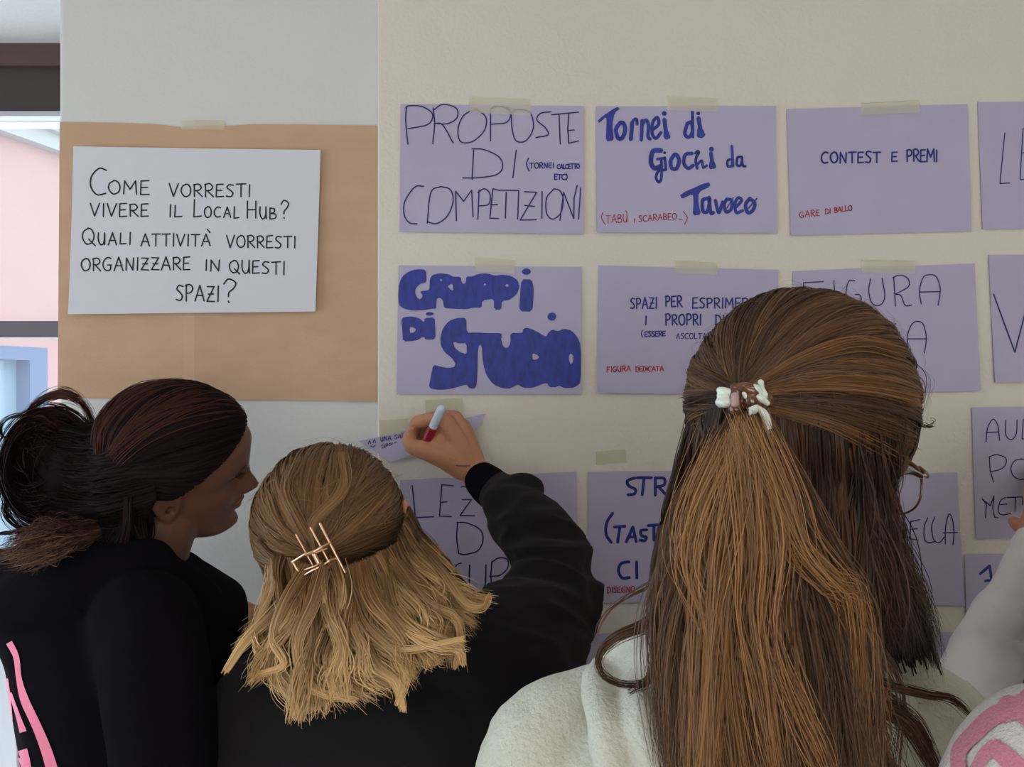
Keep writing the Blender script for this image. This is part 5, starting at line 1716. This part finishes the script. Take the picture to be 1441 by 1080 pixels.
gb = [[SD(975, 545), SD(968, 600), (955, 660, .73), (938, 740, .71), (922, 830, .705), (926, 950, .69), (945, 1110, .68)],
      [SD(1012, 550), SD(1004, 610), SD(1000, 665), (990, 740, .675), (985, 830, .67), (985, 960, .655), (1000, 1110, .645)],
      [SD(1080, 560), SD(1080, 620), SD(1080, 680), (1078, 750, .660), (1075, 830, .655), (1080, 960, .645), (1080, 1110, .635)],
      [SD(1160, 570), SD(1162, 630), SD(1164, 685), (1165, 750, .668), (1165, 830, .66), (1160, 960, .65), (1160, 1110, .64)],
      [SD(1220, 585), SD(1224, 640), SD(1224, 690), (1224, 750, .69), (1222, 830, .68), (1225, 960, .67), (1235, 1110, .66)]]
sheet_hair(h, gb, 420, 20, .0026, [(.024, .012, .008), (.034, .017, .011)], [1, 1], thick=.008, seed=50, sides=4, endv=.05, jit=.003)
sheet_hair(h, gb, 1500, 24, .00052, drk + [(.11, .05, .026)], [3, 3, 3, 2], thick=.014, clump=22, ck=.6, wave=.002, wfreq=1.1, jit=.005, seed=51, endv=.08, nb=30)
# dark mass at the right, falling in front of the shoulder
gr = [[SD(1200, 580), SD(1202, 640), (1205, 710, .68), (1215, 800, .68), (1228, 880, .675), (1238, 930, .67)],
      [SD(1230, 592), SD(1232, 650), (1232, 715, .70), (1244, 800, .70), (1262, 880, .69), (1284, 955, .685)],
      [SD(1258, 600), SD(1252, 650), (1238, 705, .745), (1256, 780, .74), (1284, 865, .73), (1314, 950, .73)],
      [SD(1270, 600), SD(1262, 640), (1240, 695, .785), (1258, 770, .79), (1286, 850, .785), (1318, 945, .78)]]
sheet_hair(h, gr, 220, 18, .0022, [(.020, .011, .008)], [1], thick=.005, seed=52, sides=4, endv=.22, jit=.003)
sheet_hair(h, gr, 2300, 22, .00040, drk, [4, 3, 2], thick=.014, clump=14, ck=.6, wave=.005, wfreq=1.1, jit=.007, seed=53, endv=.26, fray=.07)
# gathered tail below the clip, golden
gp = [[(1034, 580, .640), (1000, 640, .640), (965, 700, .640), (938, 790, .640), (934, 900, .640), (950, 1110, .630)],
      [(1040, 585, .635), (1020, 660, .630), (1000, 760, .628), (985, 880, .625), (1000, 1110, .62)],
      [(1048, 588, .632), (1045, 680, .625), (1045, 780, .622), (1060, 900, .62), (1065, 1110, .615)],
      [(1056, 588, .632), (1075, 680, .628), (1085, 780, .625), (1105, 900, .62), (1130, 1110, .615)],
      [(1064, 585, .636), (1100, 670, .634), (1130, 770, .63), (1175, 880, .628), (1190, 1110, .62)],
      [(1070, 580, .642), (1112, 660, .645), (1150, 760, .645), (1205, 850, .64), (1225, 980, .635), (1238, 1110, .63)]]
gl3 = [(.075, .039, .023), (.125, .063, .032), (.19, .096, .044), (.042, .024, .017), (.31, .16, .066)]
sheet_hair(h, gp, 300, 20, .0022, [(.06, .030, .016), (.035, .018, .011)], [1, 1], thick=.006, seed=54, sides=4, endv=.1, jit=.003)
sheet_hair(h, gp, 6800, 24, .00036, gl3, [4, 4, 2, 4, 1], thick=.026, clump=30, ck=.80, wave=.0075, wfreq=1.3, jit=.007, seed=55, endv=.10, nb=46, fray=.07)
# bright locks in the tail
for q, pts in enumerate(([(1050, 600, .60), (1095, 700, .59), (1120, 770, .59), (1165, 820, .59), (1200, 860, .60)], [(1050, 620, .60), (1062, 760, .59), (1058, 860, .59), (1075, 960, .585), (1090, 1060, .58)],
                         [(1030, 620, .61), (985, 720, .60), (975, 800, .60), (1010, 900, .595)], [(1060, 620, .60), (1085, 760, .59), (1080, 880, .588), (1120, 1000, .585), (1150, 1070, .585)],
                         [(1040, 640, .60), (1010, 780, .59), (1000, 900, .59), (990, 1080, .585)])):
    wisp(h, pts + [(pts[-1][0] + (15 if q != 4 else -4), 1130, pts[-1][2] + .02)], 90, 24, .0003, (.29, .15, .062), .0075, 100 + q, var=.4, jit=.004)
# loose curls
for q, (pts, nn, sp) in enumerate((([(930, 860, .68), (905, 880, .68), (870, 895, .68), (845, 918, .68), (845, 945, .68), (868, 962, .68), (905, 962, .68), (928, 940, .68)], 60, .0016),
                             ([(925, 820, .68), (870, 850, .68), (845, 880, .68), (838, 910, .68)], 14, .0012),
                             ([(925, 930, .68), (910, 960, .675), (885, 975, .67)], 24, .0018),
                             ([(1210, 950, .655), (1250, 965, .65), (1300, 978, .65), (1340, 985, .65), (1366, 1008, .65)], 50, .0014),
                             ([(1180, 920, .655), (1230, 985, .65), (1280, 1020, .645), (1320, 1090, .64)], 150, .0048),
                             ([(1205, 900, .66), (1250, 930, .66), (1270, 990, .65), (1262, 1090, .645)], 30, .003),
                             ([(1285, 590, .76), (1300, 600, .76), (1312, 598, .76), (1308, 590, .76)], 10, .0006),
                             ([(1282, 570, .76), (1292, 590, .76), (1308, 600, .76)], 10, .001),
                             ([(1280, 520, .76), (1302, 540, .76), (1296, 580, .76)], 14, .004))):
    wisp(h, pts, int(nn * .8), 22, .00032, (.095, .050, .030), sp * 1.35, 120 + q, var=.45)
h.build('hair', M['hair'], P3)

# ================================================================= person at the right edge, reaching up
P4 = person(0.70, -0.33, 'person cut by the right edge in pale cotton top raising an arm to the wall')
A4 = frame(-.1)
C4 = W(1590, 760, 1.15)
sk = head_shapes(C4, A4, .92)
sk.append(limb([C4 + np.array([0, -.02, -.05]), W(1575, 930, 1.17), W(1570, 1010, 1.17)], [.048, .048, .055]))
sk.append(trunk([ring(1570, 980, 1.17, 60, .05), ring(1565, 1010, 1.17, 150, .07), ring(1565, 1150, 1.17, 170, .08), ring(1565, 1500, 1.17, 150, .08), ring(1565, 1560, 1.17, 90, .06)]))
V, N, Fc = remesh(sk, .007, 3)
obj('body', V, Fc, M['skin_light'], P4, smooth=True)
hd = [limb([W(1452, 775, 1.36), W(1456, 745, 1.40)], [.024, .023]), limb([W(1456, 745, 1.40), W(1462, 712, 1.43)], [.023, .018])]
hd.append(limb([W(1452, 750, 1.40), W(1436, 742, 1.42), W(1426, 734, 1.45)], [.014, .011, .0085], n=12))
for k in range(4):
    hd.append(limb([W(1453 + 10 * k, 715 + 2 * k, 1.43), W(1449 + 12 * k, 690 + 2 * k, 1.452), W(1450 + 13 * k, 664 + 5 * k, 1.482)], [.0125, .0095, .0075], n=14))
V, N, Fc = remesh(hd, .003, 3)
V[:, 1] = np.minimum(V[:, 1], -.0062)
obj('hand', V, Fc, M['skin_light'], P4, smooth=True)
sh = [trunk([ring(1560, 965, 1.17, 62, .06), ring(1555, 985, 1.17, 130, .085), ring(1545, 1010, 1.17, 190, .10), ring(1545, 1060, 1.17, 205, .11), ring(1550, 1300, 1.17, 190, .11), ring(1555, 1600, 1.17, 180, .11), ring(1555, 1640, 1.17, 165, .10)]),
      limb([W(1440, 990, 1.15), W(1392, 968, 1.15), W(1392, 930, 1.20), W(1420, 868, 1.27)], [.07, .058, .050, .044], n=26),
      limb([W(1330, 1000, 1.17), W(1400, 1010, 1.16), W(1480, 1040, 1.15)], [.045, .065, .08], n=14),
      limb([W(1420, 868, 1.27), W(1440, 815, 1.33), W(1455, 768, 1.365)], [.043, .034, .029], n=18),
      limb([W(1680, 1030, 1.17), W(1720, 1130, 1.16), W(1720, 1300, 1.15)], [.06, .055, .05], n=14)]
V, N, Fc = remesh(sh, .0055, 4)
w1 = wave_noise(V, 22, 77, 2, (.4, .6, 1.5))
el4 = W(1400, 890, 1.2)
V = V + N * (.0045 * (1 - 2 * np.abs(w1)) * np.exp(-(np.linalg.norm(V - el4, axis=1) / .16) ** 2))[:, None]
V = folds(V, N, .002, 10, 78)
obj('cotton_top', V, Fc, M['pale_cotton'], P4, smooth=True)
h = Hair(C4)
E4, R4 = C4 + np.array([0, -.004, .02]), np.array([.088, .104, .095])
V, Fc = ellipsoid(E4, A4, R4 * .985, lambda d: d[1] < .3 + .7 * d[2] and d[2] > -.8)
h.addmesh(V, Fc, (.05, .024, .014))
gt = unit(np.array([[0.02, -.75, -1.0]]))[0]
st = sample_dirs(1200, lambda d: d[1] < .3 + .7 * d[2] and d[2] > -.6, gt, 90, near=.9)
scalp(h, E4, A4, R4, st, gt, 1200, 12, .0007, [(.07, .034, .02), (.10, .05, .028)], [1, 1], lift=(0, .05), seed=91)
sheet_hair(h, [[(1492, 730, 1.13), (1450, 850, 1.07), (1442, 940, 1.05), (1446, 1040, 1.03)], [(1540, 740, 1.045), (1525, 860, 1.02), (1518, 960, 1.005), (1510, 1080, 1.0)], [(1635, 740, 1.045), (1640, 860, 1.02), (1640, 960, 1.005), (1640, 1080, 1.0)], [(1688, 730, 1.12), (1700, 850, 1.08), (1700, 1040, 1.04)]],
           1700, 14, .0010, [(.07, .034, .02), (.045, .022, .014)], [1, 1], thick=.03, seed=92)
h.build('hair', M['hair'], P4)
legs(P4, .73, -.33, .78, .15, .11, 0)

# ================================================================= person in the pink and white knit, nearest at the right
P5 = person(0.49, -0.96, 'nearest person at bottom right in white knit with pink stripes, only the shoulder in view')
A5 = frame(-.15)
C5 = W(1810, 790, .56)
sk = head_shapes(C5, A5, .92)
sk.append(limb([C5 + np.array([0, -.02, -.05]), W(1830, 1010, .57), W(1840, 1100, .57)], [.048, .048, .055]))
sk.append(trunk([ring(1840, 1050, .57, 120, .04), ring(1840, 1090, .57, 300, .05), ring(1840, 1500, .57, 300, .06), ring(1840, 2000, .57, 250, .06), ring(1840, 2100, .57, 120, .05)]))
V, N, Fc = remesh(sk, .007, 3)
obj('body', V, Fc, M['skin_light'], P5, smooth=True)
sh = [trunk([ring(1830, 1030, .57, 120, .05), ring(1830, 1060, .57, 260, .07), ring(1830, 1110, .57, 360, .082), ring(1830, 1200, .57, 400, .09), ring(1830, 1600, .57, 390, .09), ring(1830, 2300, .57, 380, .09), ring(1830, 2360, .57, 350, .085)]),
      limb([W(1620, 1065, .57), W(1480, 1075, .57), W(1440, 1160, .56), W(1430, 1400, .56), W(1450, 1700, .58)], [.040, .048, .050, .046, .040], n=34),
      limb([W(2060, 1065, .57), W(2190, 1110, .57), W(2230, 1200, .56), W(2240, 1500, .56), W(2220, 1700, .58)], [.040, .046, .048, .046, .040], n=30)]
V, N, Fc = remesh(sh, .0048, 4)
V = folds(V, N, .0015, 18, 95)
knit = obj('knit_sweater', V, Fc, M['white_knit'], P5, smooth=True)
decal('pink_stripes', M['pink_knit'], P5, bvh_of(V, Fc), [
    ([(1352, 1100), (1352, 1060), (1372, 1035), (1400, 1010), (1430, 1000), (1480, 960)], [20, 22, 24, 26, 28, 30]),
    ([(1370, 1090), (1388, 1062), (1400, 1045)], [14, 18, 8]), ([(1396, 1050), (1420, 1070), (1450, 1100)], [22, 28, 30]),
    ([(1405, 1005), (1420, 990), (1441, 1010), (1480, 1040)], [10, 18, 22, 24]),
    ([(1480, 1060), (1540, 1110), (1600, 1200)], [30, 34, 34]), ([(1520, 1000), (1580, 1090), (1600, 1200)], [30, 34, 34]), ([(1440, 1150), (1520, 1200), (1600, 1300)], [30, 34, 34])], up=.0014)
h = Hair(C5)
E5, R5 = C5 + np.array([0, -.004, .02]), np.array([.086, .102, .093])
V, Fc = ellipsoid(E5, A5, R5 * .985, lambda d: d[1] < .3 + .7 * d[2] and d[2] > -.8)
h.addmesh(V, Fc, (.03, .016, .010))
st = sample_dirs(1200, lambda d: d[1] < .3 + .7 * d[2] and d[2] > -.7, unit(np.array([[0, -1, -.2]]))[0], 97, near=.9)
scalp(h, E5, A5, R5, st, unit(np.array([[0, -1, -.2]]))[0], 1200, 12, .0007, [(.04, .02, .012), (.06, .03, .02)], [1, 1], lift=(0, .05), seed=98)
sheet_hair(h, [[(1790, 800, .465), (1785, 900, .46), (1790, 1050, .455)], [(1830, 800, .46), (1835, 900, .45), (1840, 1080, .45)]], 300, 14, .0009, [(.04, .02, .012)], [1], thick=.02, seed=99)
h.build('hair', M['hair'], P5)
legs(P5, .49, -.94, .80, .15, .10, 0)


# ================================================================= things worn and held
# rose-gold wire claw in the wavy hair
def CP(x, y, D): return W(400 + x * .1111, 720 + y * .1111, D)


cl = empty('hair_claw', tuple(CP(430, 560, .93)), 'rose gold wire claw clip holding the wavy light brown hair', 'hair clip')
def wire(name, pts, r_w=.0010, parent=cl, m=M['gold']):
    b_ = MB()
    for a_, c_ in zip(pts[:-1], pts[1:]): b_.add(*limb([a_, c_], [r_w, r_w], seg=8, n=3))
    return b_.build(name, m, parent, smooth=True)
dc = .925
wire('bar', [CP(455, 160, dc), CP(770, 775, dc - .004)], .0013)
wire('bar', [CP(335, 210, dc), CP(690, 875, dc - .004)], .0011)
wire('bar', [CP(150, 295, dc + .01), CP(370, 700, dc + .006)], .0009)
wire('wire_frame', [CP(575, 405, dc - .002), CP(470, 455, dc - .008), CP(375, 510, dc - .010), CP(260, 545, dc - .008), CP(105, 640, dc), CP(220, 830, dc), CP(375, 740, dc - .010), CP(480, 690, dc - .008), CP(570, 625, dc - .008), CP(660, 600, dc - .002)], .0013)
wire('wire_frame', [CP(535, 475, dc - .004), CP(400, 520, dc - .008), CP(280, 560, dc - .004)], .0009)
wire('wire_frame', [CP(260, 740, dc - .002), CP(370, 700, dc - .010), CP(480, 650, dc - .006)], .0009)
wire('spring', [CP(378, 545, dc - .006), CP(440, 665, dc - .006)], .0024)
for a_, c_ in (((455, 160), (470, 230)), ((335, 210), (352, 280)), ((770, 775), (745, 820)), ((690, 875), (672, 905))):
    wire('tooth', [CP(*a_, dc), CP(*c_, dc + .012)], .0009)


# tortoiseshell and pearl claw in the long brown hair
def QP(x, y, D): return W(990 + x * .0926, 520 + y * .0926, D)


q3 = empty('hair_claw', tuple(QP(600, 480, .63)), 'tortoiseshell and pearl claw clip in the long brown hair', 'hair clip')
dq = .628
def blob(name, pts, rs, m, parent=q3, flat=None, seg=14, n=None):
    V_, F_ = limb(pts, rs, seg=seg, n=n, flat=flat)
    return obj(name, V_, F_, m, parent, smooth=True)
V, N, Fc = remesh([limb([QP(250, 320, dq + .004), QP(340, 330, dq), QP(440, 360, dq)], [.0026, .0026, .0022], n=10), limb([QP(250, 400, dq + .004), QP(330, 410, dq), QP(430, 400, dq)], [.0024, .0026, .002], n=10),
                   limb([QP(255, 500, dq + .004), QP(330, 500, dq - .001), QP(400, 490, dq)], [.0036, .0038, .0034], n=10), limb([QP(255, 320, dq + .004), QP(255, 540, dq + .004)], [.0018, .0022], n=8)], .0007, 3)
obj('pearl_wing', V, Fc, M['white_gloss'], q3, smooth=True)
V, N, Fc = remesh([limb([QP(480, 300, dq), QP(480, 610, dq - .002)], [.0040, .0046], n=12), limb([QP(470, 320, dq), QP(620, 280, dq - .003), QP(760, 330, dq - .003), QP(900, 300, dq)], [.003, .0042, .005, .003], n=16),
                   limb([QP(500, 590, dq), QP(620, 560, dq), QP(760, 540, dq - .002), QP(960, 520, dq + .002)], [.003, .003, .004, .003], n=16),
                   limb([QP(700, 300, dq), QP(720, 480, dq - .003), QP(780, 560, dq)], [.004, .0055, .004], n=12), limb([QP(850, 300, dq + .002), QP(980, 440, dq + .004), QP(1000, 520, dq + .004)], [.003, .0036, .003], n=12),
                   limb([QP(780, 560, dq), QP(860, 640, dq), QP(950, 760, dq + .001), QP(985, 930, dq + .006)], [.004, .0042, .0042, .0030], n=16)], .0008, 3)
obj('tortoiseshell_body', V, Fc, M['tortoise'], q3, smooth=True)
for pts, rs in (([(715, 275), (800, 300), (880, 380)], [.0022, .0032, .0016]), ([(745, 410), (860, 430), (970, 515)], [.0016, .0030, .0018]), ([(820, 570), (930, 690), (985, 870)], [.0014, .0030, .0026]),
                ([(870, 200), (900, 290), (930, 385)], [.0022, .0014, .0024]), ([(765, 560), (750, 620), (715, 680)], [.0030, .0036, .0014]), ([(620, 370), (655, 440)], [.0018, .0016]), ([(970, 900), (975, 945)], [.0026, .0020])):
    blob('pearl_inlay', [QP(x, y, dq - .0048) for x, y in pts], rs, M['white_gloss'], n=12)
blob('spring_pin', [QP(480, 400, dq - .0045), QP(480, 520, dq - .005)], [.0026, .0028], mat('mauve_plastic', (.42, .28, .27, 1), .25), n=6)
blob('red_plate', [QP(670, 490, dq - .0032), QP(800, 480, dq - .004)], [.0026, .0028], M['red_plastic'], n=6)

# glasses of the person with long brown hair
gx = empty('eyeglasses', tuple(C3 + np.array([0, .10, .0]) @ A3.T), 'thin brown-rimmed eyeglasses with dark temple seen at the right of the brown hair', 'glasses')
def GL(x, y, z): return C3 + np.array([x, y, z]) * 1.0 @ A3.T
gz, gy = -.0150, .100
for sd in (1, -1):
    cxl = sd * .040
    pts = []
    for k in range(40):
        a_ = 2 * math.pi * k / 40
        c_, s_ = math.cos(a_), math.sin(a_)
        x_ = .030 * (abs(c_) ** .85) * (1 if c_ > 0 else -1) + (sd * .0035 * max(0, s_))
        z_ = .0235 * (abs(s_) ** .85) * (1 if s_ > 0 else -1) - (0.001 if s_ < 0 else 0)
        pts.append(GL(cxl + x_, gy - .012 * (abs(cxl + x_) / .06) ** 2, gz + z_))
    b_ = MB()
    for k in range(40):
        up = 1.0 if k < 20 else 0
        rr_ = .0010 + .0012 * max(0, math.sin(2 * math.pi * k / 40))
        b_.add(*limb([pts[k], pts[(k + 1) % 40]], [rr_, rr_], seg=8, n=3))
    b_.build('rim', M['tortoise'], gx, smooth=True)
    ctr = GL(cxl, gy - .002, gz)
    V = [ctr + (p - ctr) * .98 for p in pts] + [ctr + (p - ctr) * .98 - A3[:, 1] * .0012 for p in pts]
    Fc = [tuple(range(40)), tuple(reversed(range(40, 80)))] + [(k, 40 + k, 40 + (k + 1) % 40, (k + 1) % 40) for k in range(40)]
    obj('lens', V, Fc, M['lens'], gx)
    V, Fc = limb([GL(sd * .066, gy - .010, gz + .017), GL(sd * .0715, gy - .012, gz + .013), GL(sd * .0745, gy - .018, gz + .011)], [.0024, .0026, .0022], n=10, seg=10)
    obj('end_piece', V, Fc, M['tortoise'], gx, smooth=True)
    V, Fc = limb([GL(sd * .0740, gy - .019, gz + .011), GL(sd * .0745, gy - .034, gz + .011)], [.0017, .0015], n=6, seg=8)
    obj('hinge', V, Fc, M['steel'], gx, smooth=True)
    V, Fc = limb([GL(sd * .0748, gy - .034, gz + .011), GL(sd * .076, gy - .075, gz + .015), GL(sd * .073, gy - .11, gz + .010), GL(sd * .070, gy - .13, gz - .004)], [.0026, .0030, .0028, .0022], n=18, seg=10, flat=(A3[:, 0], .45))
    obj('temple', V, Fc, M['black_gloss'], gx, smooth=True)
V, Fc = limb([GL(-.0095, gy, gz + .004), GL(0, gy + .003, gz + .008), GL(.0095, gy, gz + .004)], [.0011, .0011, .0011], n=10, seg=8)
obj('bridge', V, Fc, M['tortoise'], gx, smooth=True)

# marker in the writing hand
mk = empty('marker', tuple(HP(690, 395, 1.37)), 'marker with pale blue-white end and red grip held in the writing hand', 'marker')
a_, b__ = HP(672, 425, 1.382), HP(822, 95, 1.352)
dv = b__ - a_
P_ = lambda t: a_ + dv * t
V, Fc = limb([P_(0.06), P_(.22), P_(.46)], [.0072, .0076, .0074], n=12, seg=24)
obj('grip', V, Fc, M['red_plastic'], mk, smooth=True)
V, Fc = limb([P_(.47), P_(.70), P_(.985)], [.0064, .0066, .0064], n=14, seg=24)
obj('barrel', V, Fc, M['pale_blue_plastic'], mk, smooth=True)
V, Fc = limb([P_(.06), HP(625, 445, 1.42), HP(600, 470, 1.475)], [.0052, .0045, .0012], n=10, seg=16)
obj('nib', V, Fc, M['ink_blue'], mk, smooth=True)
